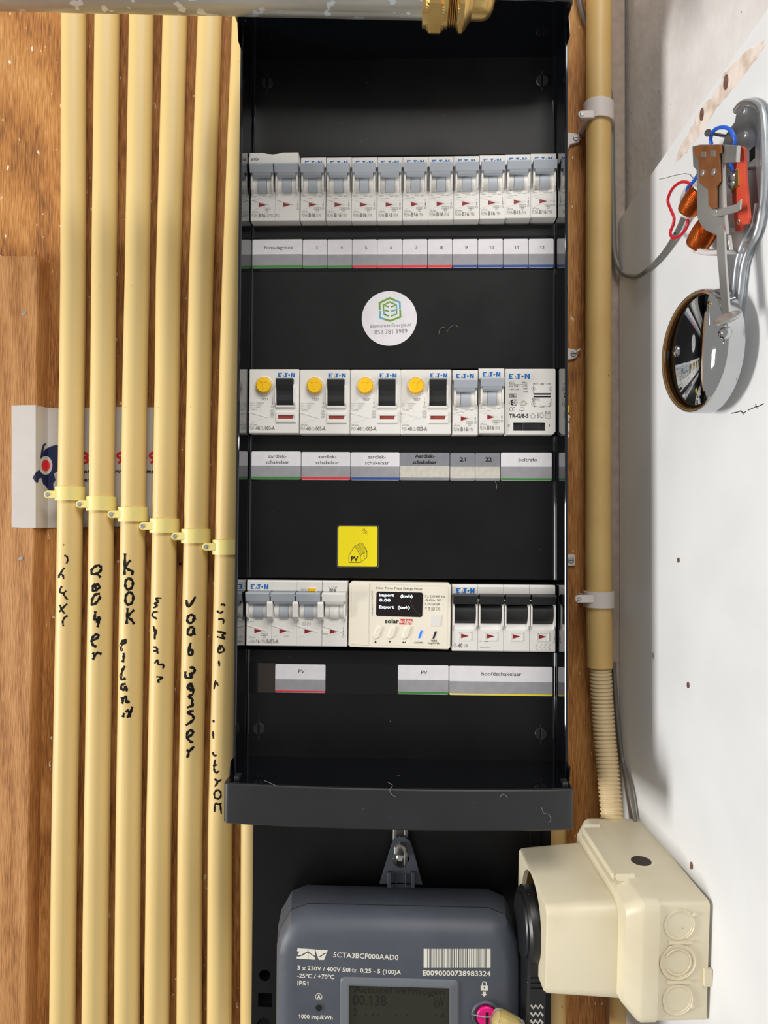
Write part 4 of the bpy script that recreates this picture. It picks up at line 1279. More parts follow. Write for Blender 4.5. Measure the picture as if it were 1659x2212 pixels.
for cx_ in (474, 696, 922):
    mb = MB(); mb.prism(oval(cx_, 842, 48, 98), 0.2, -0.8, 0.4); mb.build('push_button', 'cream', t)
mb = MB(); mb.prism(oval(1140, 868, 17, 62), 0.2, -0.3); mb.build('status_lamp', 'led_blue', t).__setitem__('label', 'lit blue lamp')
mb = MB(); mb.prism(oval(1362, 876, 16, 60), 0.2, -0.3); mb.build('pulse_lamp', 'led_off', t)

# ---- row three: main switch
fr = bottom(1088, 1408.5)
t = thing('main_switch', 'four-pole white main switch with black toggles above the hoofdschakelaar card', 'switch', fr)
XS = (-27.1, -9.1, 8.9, 26.9)
mb = MB()
for xc in XS:
    mb.box(xc - 8.9, xc + 8.9, 40, 4, 0.5, 46.4)
    mb.xprism([(4, 0), (0.6, 0.3), (0, 1), (0, 15.6), (2.2, 19.6), (4, 20)], xc - 8.9, xc + 8.9)
    mb.xprism([(4, 39.4), (0.6, 39.6), (0.3, 45.2), (1.4, 46.8), (4, 46.8)], xc - 8.9, xc + 8.9)
    for s_ in (-1, 1):
        a_, b_ = sorted((xc + s_ * 7.5, xc + s_ * 8.65))
        mb.xprism([(4, 15.8), (-0.5, 15.9), (-3.6, 18.8), (-4.0, 31.4), (-3.0, 33.8), (4, 34.2)], a_, b_)
    for x0, x1, z0, z1 in ((-4.2, -3.6, 8.2, 13.4), (4, 4.6, 8.2, 13.4), (-4.2, 4.6, 13.2, 13.8), (-4.2, 4.6, 7.6, 8.3)):
        mb.box(xc + x0, xc + x1, 0.3, -0.35, z0, z1)
mb.build('housing', 'white', t)
mb = MB()
for xc in XS:
    arc = [(6.0 - 8.6 * math.cos(math.radians(a2)), 27.5 + 8.6 * math.sin(math.radians(a2))) for a2 in range(-62, 42, 8)]
    mb.xprism([(6, 19)] + arc + [(6, 34)], xc - 7.1, xc + 7.1)
    mb.xprism([(6, 33.6), (-5.2, 33.6), (-8.2, 39.4), (-7.4, 40.6), (6, 40.6)], xc - 8.3, xc + 8.3)
mb.build('toggle', 'toggle_black', t)
mb = MB(); mb.loft([[(x, -3.0 + 0.6 * math.cos(a_), 36.4 + 0.6 * math.sin(a_)) for a_ in [PI / 4 * k for k in range(8)]] for x in (-33, 33)]); mb.build('link_rod', 'steel', t)
red_tri(t, XS, 10.9, 0.5)
mb = Print(); logo(mb, -33.1, 41.0, 3.3, 0.22); mb.build('brand_print', 'blue', t)
mb = Print()
mb.text('IS-', -34.4, 2.9, 2.6, 2.2); mb.text('/4', -28.0 + 0.6, 2.9, 2.5, 2.2); mb.text('240/415V~', -16.6, 2.6, 1.0, 7.8)
for k in range(4):
    x = 23.0 + 2.9 * k
    mb.line([(x, 5.6), (x, 4.4), (x - 0.9, 3.4)], 0.2, -0.06); mb.line([(x, 3), (x, 2)], 0.2, -0.06); mb.text(str(2 * k + 1), x + 0.3, 5.2, 0.8); mb.text(str(2 * k + 2), x + 0.3, 1.4, 0.8)
arrow_column(mb, 35.2, 6.5, 13.2)
mb.build('fine_print', 'print', t)
mb = Print(); mb.text('40', -31.9, 2.9, 2.7, 3.2, bold=0.035); mb.text('In = 40A', -16.6, 6.8, 1.1, 5.6); mb.build('rating_print', 'print_mid', t)

# ================================================================== label cards
LD = PL + 0.25
def card(x0, x1, yt, yb, ysplit, ystripe, text, stripe, top, mid, label, group, size, bold=0.0, dy=0.0, skew=0.0):
    fr = Board((x0 + x1) / 2, yb, LD)
    t = thing('label_card', label, 'label', fr, group)
    a_, b_ = fr.p(x0 + 0.7, yt, LD), fr.p(x1 - 0.7, yb, LD)
    mb = MB(); mb.prism(rrect(a_.x, b_.x, b_.z, a_.z, 0.9, 3), 0, -0.3)
    mb.build('card', top, t)
    zs, zt_ = fr.p(x0, ysplit, LD).z, fr.p(x0, ystripe, LD).z
    mb = Print(); mb.flat([(a_.x, zt_), (b_.x, zt_), (b_.x, zs), (a_.x, zs)], -0.34); mb.build('printed_band', mid, t)
    mb = Print(); mb.flat([(a_.x + 0.5, b_.z + 0.2), (b_.x - 0.5, b_.z + 0.2), (b_.x, b_.z + 0.7), (b_.x, zt_), (a_.x, zt_), (a_.x, b_.z + 0.7)], -0.36); mb.build('color_stripe', stripe, t)
    mb = Print()
    for s_, cx_, yb_, w in text:
        v = fr.p(cx_, yb_, LD)
        mb.text(s_, v.x, v.z, size, w * 0.331 if w else None, al='C', y=-0.36, bold=bold)
    mb.build('lettering', 'print_dark', t)
    return t
g = 'label cards under the top row'
card(545, 653.7, 518, 579.5, 550, 573.7, [('fornuisgroep', 602, 538.5, 63.5)], 's_green', 'paper', 'paper_grey', 'wide white card reading fornuisgroep with a green stripe', g, 2.5)
WORDS = dict(zip(range(3, 13), 'three four five six seven eight nine ten eleven twelve'.split()))
xs = [654, 707.3, 761, 814.7, 869, 923.6, 977.3, 1032, 1086.6, 1141.3, 1196.4]
for i, num in enumerate(range(3, 13)):
    k = i / 9
    col = 's_green' if num < 5 else ('s_red' if num < 9 else 's_blue')
    cn = {'s_green': 'green', 's_red': 'red', 's_blue': 'blue'}[col]
    cxn = [684.2, 738, 791, 845, 899.5, 953.5, 1007.4, 1062, 1115.5, 1171][i]
    card(xs[i], xs[i + 1], 518 - 1.5 * k, 579.5 - 1.5 * k, 550.3 - 1.3 * k, 574 - 1.5 * k, [(str(num), cxn, 539 - 0.4 * k, None)], col, 'paper', 'paper_grey', f'small white card reading {WORDS[num]} with a {cn} stripe', g, 2.55)
g = 'label cards under the middle row'
for x0, x1, col, cn, cxn, k in ((543, 650.3, 's_green', 'green', 599.8, 0), (650.7, 757.4, 's_red', 'red', 707.5, 1.2), (757.7, 863.6, 's_blue', 'blue', 814.5, 1.8)):
    card(x0, x1, 975.3 + k, 1035.8 + k, 1005.8 + k, 1029.5 + k, [('aardlek-', cxn - 0.5, 989 + k, 39), ('schakelaar', cxn, 1001.8 + k, 52)], col, 'paper', 'paper_grey', f'white card reading aardlekschakelaar with a {cn} stripe', g, 2.4)
card(863.4, 971.7, 978, 1037.8, 1007, 1031.5, [('Aardlek-', 917.5, 989, 43), ('schakelaar', 917.5, 1002.3, 52.5)], 'paper_dark', 'paper_dark', 'paper_tan', 'dark grey and beige card reading Aardlekschakelaar in bold', g, 2.5, 0.03)
for x0, x1, num, cxn in ((972, 1026.4, '21', 999.5), (1026.4, 1081, '22', 1055.3)):
    card(x0, x1, 978.6, 1038.7, 1008.5, 1033, [(num, cxn, 997, 14)], 'paper_dark', 'paper_dark', 'paper_tan', f'dark grey and beige card with the bold number ' + {'21': 'twenty-one', '22': 'twenty-two'}[num], g, 2.9, 0.035)
card(1081.3, 1192.3, 977.8, 1038.6, 1008, 1033, [('beltrafo', 1139.8, 996.8, 39.5)], 's_green', 'paper', 'paper_grey', 'white card reading beltrafo with a green stripe', g, 2.5)
g = 'label cards under the bottom row'
card(594.3, 703.4, 1434.2, 1496.7, 1466.8, 1491, [('PV', 651.5, 1454, 13)], 's_red', 'paper', 'paper_grey', 'white card reading PV with a red stripe, alone on the dark strip', g, 2.5)
card(859, 969.4, 1436, 1500.6, 1468, 1493.5, [('PV', 916.5, 1456, 13.2)], 's_green', 'paper', 'paper_grey', 'white card reading PV with a green stripe, under the meter module', g, 2.5)
card(970, 1194, 1438, 1503.8, 1471, 1497, [('hoofdschakelaar', 1083, 1459.5, 84.5)], 's_yellow', 'paper', 'paper_grey', 'wide white card reading hoofdschakelaar with a yellow stripe', g, 2.5)

# ================================================================== stickers
fr = Board(841, 688, PL)
t = thing('round_sticker', 'round white sticker with hexagon emblem and phone number', 'sticker', fr)
mb = MB(); mb.prism(circle(0, 0, U(900.5, 688, PL).x - fr.o.x, 64), 0, -0.25); mb.build('disc', 'paper', t)
c7 = zc(7.541, 740, 610)
def q(x, y):
    v = fr.p(*c7(x, y), PL + 0.25)
    return (v.x, v.z)
mbg, mbt = Print(), Print()
def band(pts, m_, w=30):
    m_.line([q(*p_) for p_ in pts], w / 7.541 * 0.333, -0.3)
band([(605, 445), (602, 335), (766, 255)], mbg); band([(766, 255), (850, 292)], mbg); band([(850, 292), (932, 325), (935, 432)], mbt)
band([(610, 470), (612, 575), (690, 602)], mbt); band([(690, 602), (778, 626), (942, 562), (938, 455)], mbg)
band([(668, 470), (664, 372), (768, 318), (840, 350)], mbg, 22); band([(840, 350), (876, 365), (880, 440)], mbt, 22); band([(880, 440), (880, 515)], mbg, 22); band([(670, 455), (674, 515), (700, 530)], mbt, 22)
for y in (385, 460, 535):
    band([(690, y - 8), (750, y + 12)], mbg, 24); band([(792, y + 12), (860, y - 12)], mbg if y != 460 else mbt, 24)
mbg.build('emblem_green', 'emblem_green', t); mbt.build('emblem_teal', 'teal', t)
mb = Print()
a_, b_ = Vector(q(457, 740)), Vector(q(1114, 712)); mb.text('ElementenEnergie.nl', a_.x, a_.y, 2.4, (b_ - a_).length, y=-0.3, rot=math.degrees(math.atan2(b_.y - a_.y, b_.x - a_.x)))
a_, b_ = Vector(q(522, 848)), Vector(q(1056, 826)); mb.text('053 781 9999', a_.x, a_.y, 3.1, (b_ - a_).length, y=-0.3, rot=math.degrees(math.atan2(b_.y - a_.y, b_.x - a_.x)))
mb.build('lettering', 'print_mid', t)
fr = Board(773, 1180.5, PL)
t = thing('warning_sticker', 'square yellow PV sticker showing a house with solar panels', 'sticker', fr)
c10 = zc(10.369, 700, 1110)
def q(x, y):
    v = fr.p(*c10(x, y), PL + 0.25)
    return (v.x, v.z)
a_, b_ = q(288, 1205), q(1232, 262)
mb = MB(); mb.prism(rrect(a_[0], b_[0], a_[1], b_[1], 1.6, 4), 0, -0.2); mb.build('border', 'print', t)
a_, b_ = q(296, 1197), q(1224, 270)
mb = MB(); mb.prism(rrect(a_[0], b_[0], a_[1], b_[1], 1.4, 4), 0, -0.24); mb.build('black_margin', 'dark', t)
a_, b_ = q(314, 1176), q(1198, 288)
mb = MB(); mb.prism(rrect(a_[0], b_[0], a_[1], b_[1], 1.0, 4), -0.1, -0.29); mb.build('face', 'sticker_yellow', t)
mb = Print()
def ln(pts, w=9):
    mb.line([q(*p_) for p_ in pts], w / 10.369 * 0.333, -0.33)
ln([(556, 935), (690, 715), (815, 935), (815, 1090), (556, 1090), (556, 935)]); ln([(690, 715), (855, 648), (962, 830), (815, 935)]); ln([(962, 830), (962, 968), (815, 1090)])
ln([(775, 682), (890, 882)], 6)
for j in range(2):
    for k in range(8):
        f_ = (k + 0.7) / 8.6
        x0, y0 = 700 + 82 * j + 120 * f_, 722 - 33 * j + 205 * f_
        ln([(x0 + 10, y0 - 6), (x0 + 66, y0 - 30)], 6)
ln([(905, 330), (925, 375), (985, 410)], 7)
for a2, b2 in (((885, 335), (862, 345)), ((895, 355), (850, 380)), ((912, 370), (880, 400)), ((920, 395), (885, 435)), ((935, 405), (918, 440)), ((950, 420), (938, 475)), ((982, 430), (978, 465))):
    ln([a2, b2], 7)
mb.flat([q(905, 885), q(878, 955), q(898, 948), q(890, 1000), q(918, 935), q(898, 940)], -0.33)
a_ = q(600, 1056); b_ = q(768, 1056); mb.text('PV', a_[0], a_[1], 3.1, b_[0] - a_[0], y=-0.33, bold=0.04)
mb.build('pictogram', 'print_dark', t)

# ================================================================== meter panel and electricity meter
MPD = 36.0
fr = Board(870, 2000, MPD)
t = thing('meter_panel', 'black perforated plastic meter panel below the enclosure', 'panel', fr)
xl, xr_, zt_, zb_ = fr.p(545, 2000, MPD).x, fr.p(1190, 2000, MPD).x, -186.5 - fr.o.z, -372 - fr.o.z
xc0 = fr.p(604, 2000, MPD).x
mb = MB()
mb.box(xc0, xr_, 4, 0, zb_, zt_)
cuts = [(572, 2107, 4.2, 'round'), (572.5, 2160, 5.1, 'square'), (570, 2214, 5.0, 'round')]
zprev = zt_
for i, (px, py, r, kd) in enumerate(cuts):
    q = fr.p(px, py, MPD)
    za, zb2 = q.z + 8, q.z - 8
    if zprev - za > 0.5:
        mb.box(xl, xc0, 4, 0, za, zprev)
    inner = circle(q.x, q.z, r, 28) if kd == 'round' else [(q.x - r, q.z - r), (q.x + r, q.z - r), (q.x + r, q.z + r), (q.x - r, q.z + r)]
    mb.hole([(xl, zb2), (xc0, zb2), (xc0, za), (xl, za)], inner, (q.x, q.z), 4, 0)
    zprev = zb2
mb.box(xl, xc0, 4, 0, zb_, zprev)
mb.box(xl, xl + 2, 34, 4, zb_, zt_)
mb.box(xr_ - 2, xr_, 34, 4, zb_, zt_)
mb.build('plate', 'black', t)
mb = MB(); mb.box(xl + 2, xr_ - 2, 14, 12, zb_, zt_); mb.build('back_plate', 'dark', t)
q = fr.p(1165, 1800, MPD)
mb = MB(); mb.box(q.x - 7, q.x + 1, 0, -0.5, zb_, zt_, 0.2); mb.build('raised_rib', 'black', t)

# hanger rod + bracket of the meter
fr = Board(866, 1840, MPD)
t = thing('hanging_rail', 'slotted metal rail and hex bolt holding up the meter', 'rail', fr)
mb = MB()
a_, b_ = fr.p(849, 1795, MPD + 3), fr.p(881, 1905, MPD + 3)
mb.box(a_.x, a_.x + 2.6, 0, -3.6, b_.z, -188 - fr.o.z, 0.3); mb.box(b_.x - 2.6, b_.x, 0, -3.6, b_.z, -188 - fr.o.z, 0.3); mb.box(a_.x, b_.x, 0, -0.8, b_.z, -188 - fr.o.z)
mb.build('rail_profile', 'steel', t)
bd = MPD + 14
q = fr.p(864.5, 1833, bd)
mb = MB(); mb.prism(circle(q.x, q.z, 4.7, 6, rot=PI / 6), -3.6, -17.5, 0.5); mb.build('hex_nut', 'steel', t)
mb = MB(); mb.cyl(q.x, q.z, 2.6, -17, -30, 20, 0.8); mb.build('bolt_end', 'steel', t, True, 40)

MF = 93.0
fr = Board(866, 2100, MPD)
t = thing('electricity_meter', 'dark grey electricity meter with LCD and white barcode', 'meter', fr)
def oct_(xl, xr, zt, zb, cut, cz):
    k = ((0.0, 1.0), (0.10, 0.62), (0.45, 0.16), (1.0, 0.0))
    return [(xl, zb), (xr, zb)] + [(xr - cut * a_, zt - cz * b_) for a_, b_ in k] + [(xl + cut * a_, zt - cz * b_) for a_, b_ in k[::-1]]
def mring(d, pl, pr, zt, cut, cz):
    a_, b_ = U(pl, 2050, d).x - fr.o.x, U(pr, 2050, d).x - fr.o.x
    return [(x, -(d - MPD), z) for x, z in oct_(a_, b_, zt - fr.o.z, -372 - fr.o.z, cut, cz)]
rings = [mring(MPD, 604, 1112, -261, 20, 28), mring(51, 601, 1117, -254.5, 21, 28), mring(78, 598.5, 1122, -253.8, 21, 27), mring(79.2, 598, 1123, -254, 21, 27), mring(85, 598, 1124, -256, 20, 26), mring(89, 603, 1119, -259.5, 18, 23), mring(91.5, 614, 1108, -263, 15, 19), mring(92.7, 626, 1097, -266, 12, 15), mring(MF, 638, 1089, -269, 10, 12)]
def rrp(ring, n=4):
    return ring
mb = MB(); mb.loft(rings, True, True)
mb.build('case', 'meter', t, True, 24)
mb = MB()
r0, r1 = rings[1], rings[2]
seam = r1[2:]
mb.tube([(x, y + 0.2, z + 0.1) for x, y, z in seam], 0.22, 5); mb.build('cover_seam', 'dark', t)
# hanger tab
td = 50.0
fr2 = fr
def qt(x, y, d=td):
    v = fr.p(540 + x / 2.765, 1780 + y / 2.765, d)
    return (v.x, v.z)
out = [qt(775, 356), qt(838, 150), qt(856, 100), qt(895, 78), qt(925, 78), qt(955, 105), qt(975, 160), qt(1030, 362)]
hc = qt(903, 190)
inn = [qt(903 + 50 * math.cos(a2), 215 - 48 * math.sin(a2)) for a2 in [math.radians(v) for v in range(-200, 21, 20)]] + [qt(930, 160), qt(925, 130), qt(903, 120), qt(880, 130), qt(876, 160)]
mb = MB(); mb.hole(out, inn, hc, -(td - MPD) + 3, -(td - MPD)); 
for x0, x1 in ((822, 844), (962, 984)):
    a_, b_ = qt(x0, 372), qt(x1, 280); mb.box(a_[0], b_[0], -(td - MPD) + 1, -(td - MPD) - 3, a_[1], b_[1], 0.3)
for x0, x1 in ((868, 876), (926, 934)):
    a_, b_ = qt(x0, 372), qt(x1, 296); mb.box(a_[0], b_[0], -(td - MPD) + 1, -(td - MPD) - 1.6, a_[1], b_[1], 0.2)
mb.box(qt(822, 372)[0], qt(984, 372)[0], 0, -(td - MPD), qt(822, 376)[1] - 2, qt(822, 350)[1])
mb.build('hanger_tab', 'meter', t)
# prints on the front
FY = -(MF - MPD) - 0.06
def qm(x, y, k=5.925, ox=620, oy=2030):
    v = fr.p(ox + x / k, oy + y / k, MF)
    return Vector((v.x, v.z))
def tm(m_, s_, x0, y0, x1, y1, h, bold=0.012, **kw):
    k = kw.get('k', 5.925)
    a_, b_ = qm(x0, y0, **kw), qm(x1, y1, **kw)
    m_.text(s_, a_.x, a_.y, h / k * 0.3075, (b_ - a_).length, y=FY, bold=bold, rot=math.degrees(math.atan2(b_.y - a_.y, b_.x - a_.x)))
mb = Print()
tm(mb, '5CTA3BCF000AAD0', 592, 222, 1424, 260, 62, 0.01)
tm(mb, '3 x 230V / 400V 50Hz  0,25 - 5 (100)A', 134, 382, 1460, 442, 50, 0.018)
tm(mb, '-25ºC / +70ºC', 130, 484, 604, 502, 50, 0.018); tm(mb, 'IP51', 134, 580, 274, 586, 54, 0.018); tm(mb, '1000 imp/kWh', 150, 1004, 584, 1022, 48, 0.018)
c_ = qm(407, 730); mb.line(circle(c_.x, c_.y, 2.1, 24), 0.34, FY, True); tm(mb, 'A', 386, 752, 430, 752, 46, 0.03)
# wavy wordmark: Z, I, V cut by a swoosh
def fl(pts):
    mb.flat([tuple(qm(*p_)) for p_ in pts], FY)
fl([(134, 108), (268, 116), (262, 150), (215, 172), (178, 196), (130, 200), (158, 150), (130, 146)])
fl([(122, 214), (160, 214), (210, 198), (244, 172), (268, 165), (268, 250), (124, 240)])
fl([(274, 116), (356, 122), (356, 204), (320, 186), (290, 160), (274, 152)]); fl([(274, 168), (300, 184), (356, 222), (356, 256), (274, 250)])
fl([(362, 124), (436, 128), (440, 136), (446, 128), (522, 132), (508, 168), (470, 172), (440, 196), (410, 216), (388, 214)]); fl([(392, 224), (430, 222), (462, 196), (486, 180), (504, 178), (474, 258), (410, 258)])
a_, b_ = Vector((fr.p(913, 2107, MF).x, fr.p(913, 2107, MF).z)), Vector((fr.p(1060, 2108.8, MF).x, fr.p(1060, 2108.8, MF).z))
mb.text('E0090000738983324', a_.x, a_.y, 10.6 * 0.3075, (b_ - a_).length, y=FY, bold=0.018, rot=math.degrees(math.atan2(b_.y - a_.y, b_.x - a_.x)))
random.seed(3)
x = 915.0
first = True
while x < 1059.5:
    w = 8.0 if first or x > 1048 else random.choice((1.0, 1.2, 1.8, 2.6, 3.2))
    w = min(w, 1060 - x)
    p0, p1 = fr.p(x, 2090, MF), fr.p(x + w, 2049.5, MF)
    mb.flat([(p0.x, p0.z), (p1.x, p0.z), (p1.x, p1.z), (p0.x, p1.z)], FY)
    x += w + random.choice((0.8, 0.9, 1.2, 2.0))
    if not first and 1046 < x < 1052:
        x = 1050.6
    first = False
kk = dict(k=8.295, ox=960)
Q8 = lambda x, y: tuple(qm(x, y, **kk))
mb.flat([Q8(650, 905), Q8(778, 908), Q8(778, 822), Q8(650, 822)], FY)
mb.line([Q8(680, 822)] + [Q8(715 + 36 * math.cos(a2), 790 - 40 * math.sin(a2)) for a2 in [math.radians(180 - 18 * k) for k in range(11)]] + [Q8(752, 822)], 0.6, FY)
mb.flat([Q8(688, 930), Q8(742, 930), Q8(742, 972), Q8(766, 972), Q8(714, 1020), Q8(664, 972), Q8(688, 972)], FY)
mb.build('lettering', 'print_white', t)
mb = Print(); c_ = Q8(714, 852); mb.flat(circle(c_[0], c_[1], 0.5, 12), FY - 0.02); mb.line([c_, Q8(714, 886)], 0.35, FY - 0.02); mb.build('keyhole_print', 'meter', t)
# pulse lamp
c_ = qm(409, 870)
mb = MB(); mb.lathe((c_.x, FY + 0.3, c_.y), (0, -1, 0), [(0, 2.8), (0.6, 2.75), (0.6, 2.3), (0.2, 2.2)], 24, True, False); mb.build('pulse_lamp_rim', 'meter', t, True, 30)
mb = MB(); mb.lathe((c_.x, FY + 0.25, c_.y), (0, -1, 0), [(0, 2.3), (0.15, 2.2), (0.5, 1.2), (0.55, 0.1)], 20); mb.build('pulse_lamp', 'lcd_ink', t, True)
# display: raised bezel with a sunken glass
def qd(x, y):
    v = fr.p(540 + x / 2.765, 1780 + y / 2.765, MF)
    return (v.x, v.z)
o0, o1 = qd(535, 1400), qd(1248, 930)
i0, i1 = qd(590, 1330), qd(1190, 970)
def ringpts(a_, b_, r):
    return rrect(a_[0], b_[0], a_[1], b_[1], r, 4)
mb = MB()
R0, R1, R2, R3 = ringpts(o0, o1, 3), ringpts((o0[0] + 0.9, o0[1] + .9), (o1[0] - .9, o1[1] - .9), 2.6), ringpts((i0[0] - 1.2, i0[1] - 1.2), (i1[0] + 1.2, i1[1] + 1.2), 0.6), ringpts(i0, i1, 0.4)
Y = lambda p_, y: [(x, y, z) for x, z in p_]
mb.loft([Y(R0, FY + 0.2), Y(R1, FY - 1.0), Y(R2, FY - 2.0), Y(R3, FY - 2.0), Y(R3, FY + 0.1)], False, False)
bz = mb.build('display_bezel', 'meter_light', t)
mb = MB(); mb.box(i0[0] + 0.3, i1[0] - 0.3, FY + 0.1, FY - 0.4, i0[1] + 0.3, i1[1] - 0.3); lcd = mb.build('display_glass', 'lcd', t)
mb = Print()
def tl_(s_, x0, y, x1, h, bold=0.0):
    a_, b_ = qd(x0, y), qd(x1, y)
    mb.text(s_, a_[0], a_[1], h / 2.765 * 0.31, b_[0] - a_[0], y=FY - 0.45, bold=bold)
tl_('Actueel vermogen', 618, 1004, 1165, 36, 0.012); tl_('00.138', 614, 1078, 815, 58, 0.01); tl_('kW', 1100, 1092, 1160, 58, 0.01); tl_('2', 616, 1142, 640, 42, 0.01)
for x in (692, 734, 768, 870, 938, 1110):
    mb.flat([qd(x - 7, 1134), qd(x + 7, 1134), qd(x, 1144)], FY - 0.45)
for k in range(3):
    a_, b_ = qd(1132 + 10 * k, 1154), qd(1138 + 10 * k, 1146 - 10 * k); mb.flat([a_, (b_[0], a_[1]), b_, (a_[0], b_[1])], FY - 0.45)
mb.build('readout', 'lcd_ink', lcd)
# sealing boss and pink plug
c_ = qm(740, 1340, **kk)
mb = MB(); mb.lathe((c_.x, FY + 0.3, c_.y), (0, -1, 0), [(0, 9.6), (1.5, 9.4), (2.2, 8.6), (2.0, 7.6), (0.2, 7.2)], 36, True, False); mb.build('seal_boss', 'meter', t, True, 40)
mb = MB(); mb.cyl(c_.x + 0.3, c_.y + 0.2, 6.4, FY + 0.3, FY - 3.2, 32, 0.5); pk = mb.build('seal_screw', 'pink', t, True, 40)
mb = MB(); mb.box(c_.x - 0.3, c_.x + 1.6, FY - 3.1, FY - 3.3, c_.y - 5.2, c_.y + 3.4); mb.build('seal_slot', 'dark', pk)
# hanging wire seal
fr = Board(1090, 2200, MF + 4)
t = thing('wire_seal', 'clear plastic wire seal with yellow core on the pink meter screw', 'seal', fr)
p0, p1 = fr.p(1067, 2199, MF + 12), fr.p(1122, 2228, MF + 10)
ax = (p1 - p0)
mb = MB(); L_ = ax.length
mb.lathe(p0, ax, [(0, 4.0), (0.8, 6.2), (1.4, 5.8), (2.4, 6.9), (6, 7.2), (L_ * 0.7, 7.2), (L_, 6.6)], 30); mb.build('capsule', 'seal_glass', t, True, 40)
mb = MB(); mb.lathe(p0, ax, [(1.6, 1.6), (3, 4.2), (6, 5.0), (L_ * 0.75, 4.8), (L_ - 1, 2.4)], 14); mb.build('core', 'seal_yellow', t, False)
mb = MB(); mb.tube(smooth_path([fr.p(1018, 2190, MF + 1), fr.p(1028, 2193, MF + 5), fr.p(1046, 2197, MF + 5), fr.p(1062, 2196, MF + 6)], 5), 0.4, 6); mb.build('seal_wire', 'steel', t)

# ================================================================== metal pipe with brass end fitting across the top
PD2 = 152.0
A3, B3 = U(-60, -36, PD2), U(922, -16, PD2)
fr = Board(450, -18, PD2)
t = thing('metal_pipe', 'horizontal galvanised pipe with whitish corrosion across the top', 'pipe', fr)
ax = (B3 - A3).normalized()
mb = MB(); mb.lathe(A3 - fr.o, ax, [(0, 14), (60, 14), (120, 14), (180, 14), ((B3 - A3).length, 14)], 48); mb.build('tube', 'steel_pipe', t, True)
fr = Board(990, -6, PD2)
t = thing('brass_end_fitting', 'brass compression nut and end cap on the metal pipe', 'fitting', fr)
def bp(px):
    r_ = _ray(px, -8)
    c = Vector((0, -CAM_D, 0))
    # point of the axis nearest to the view ray, measured along the axis from A3
    w0 = A3 - c; b = ax.dot(r_); cc = r_.dot(r_); d_ = ax.dot(w0); e_ = r_.dot(w0)
    return (b * e_ - cc * d_) / (cc - b * b)
K = 8.295
px = lambda x: bp(890 + x / K)
o = A3 - fr.o
def hexl(t0, t1, r, ch, name, m='brass'):
    mb = MB()
    a = Vector((0, 0, 1)); a = (a - ax * a.dot(ax)).normalized(); b = ax.cross(a)
    def ring(tt, rr, k):
        out = []
        for i in range(72):
            an = 2 * PI * i / 72
            hx = r / math.cos(((an + PI / 6 + math.radians(12)) % (PI / 3)) - PI / 6)
            out.append(o + ax * tt + (a * math.cos(an) + b * math.sin(an)) * min(hx, rr))
        return out
    mb.loft([ring(t0, r * 1.0, 0), ring(t0 + ch, r * 1.13, 0), ring(t1 - ch, r * 1.13, 0), ring(t1, r * 1.0, 0)])
    return mb.build(name, m, t)
mb = MB(); mb.lathe(o, ax, [(px(200), 14), (px(200), 17.6), (px(205), 18.2), (px(270), 18.3), (px(278), 17.6)], 40); mb.build('nut_collar', 'brass', t, True, 35)
hexl(px(262), px(590), 18.7, 2.0, 'hex_nut')
mb = MB(); mb.lathe(o, ax, [(px(570), 17.6), (px(590), 18.2), (px(655), 18.2), (px(668), 17)], 40); mb.build('nut_shoulder', 'brass', t, True, 35)
mb = MB()
tp = [(px(660), 16)]
for i in range(4):
    t0 = px(672 + 38 * i)
    tp += [(t0, 16.0), (t0 + 0.6, 17.4), (t0 + 0.9, 17.4), (t0 + 1.2, 15.8)]
mb.lathe(o, ax, tp + [(px(830), 16.4)], 40); mb.build('thread', 'brass', t, True, 50)
hexl(px(822), px(960), 18.4, 1.2, 'hex_flange')
mb = MB(); mb.lathe(o, ax, [(px(940), 19.6), (px(975), 18.8), (px(1030), 15.4), (px(1080), 13.8), (px(1290), 13.8), (px(1370), 13.0), (px(1430), 11), (px(1470), 8), (px(1490), 4.5), (px(1494), 0.3)], 44); mb.build('end_cap', 'brass', t, True, 30)
mb = MB()
a = (Vector((0, -1, 0)) - ax * Vector((0, -1, 0)).dot(ax)).normalized(); b = ax.cross(a)
cyl_pt = lambda tt, an, r: o + ax * tt + (a * math.cos(an) + b * math.sin(an)) * r
mb.loft([[cyl_pt(tt, an, r) for tt, an in ((px(1150), -0.35), (px(1360), -0.35), (px(1405), -0.2), (px(1405), 0.2), (px(1360), 0.35), (px(1150), 0.35))] for r in (12.8, 14.3)])
mb.build('stamped_lug', 'brass', t)

# ================================================================== doorbell on the side wall
fr = Side(1560, 500, PN)
t = thing('doorbell', 'opened doorbell with chrome gong, copper coils and red circuit piece on the white wall', 'doorbell', fr)
def qn(px_, py_, n):
    v = fr.p(px_, py_, n)
    return (v.x, v.z)
def wprism(pts, n0, n1, ch=0.0, mbx=None):
    m_ = mbx or MB()
    m_.prism([qn(x, y, PN + n1) for x, y in pts], -n0, -n1, ch)
    return m_
plate = [(1586, 262), (1591, 236), (1603, 223), (1620, 220), (1638, 226), (1649, 246), (1653, 300), (1653, 380), (1649, 440), (1640, 490), (1622, 530), (1609, 570), (1602, 620), (1597, 690), (1592, 740), (1560, 740), (1557, 680), (1552, 600), (1548, 540), (1548, 420), (1554, 330), (1566, 290)]
wprism(plate, 0.0, 3.0, 0.8).build('base_plate', 'chrome_soft', t)
rim = [(1590, 240), (1603, 225), (1620, 221), (1638, 228), (1648, 250), (1652, 310), (1651, 390), (1646, 450), (1636, 500), (1618, 538), (1606, 575), (1599, 640), (1594, 700)]
mb = MB(); mb.tube(smooth_path([fr.p(x, y, PN + 3.2) for x, y in rim], 5), 2.0, 10); mb.build('raised_rim', 'chrome_soft', t, True)
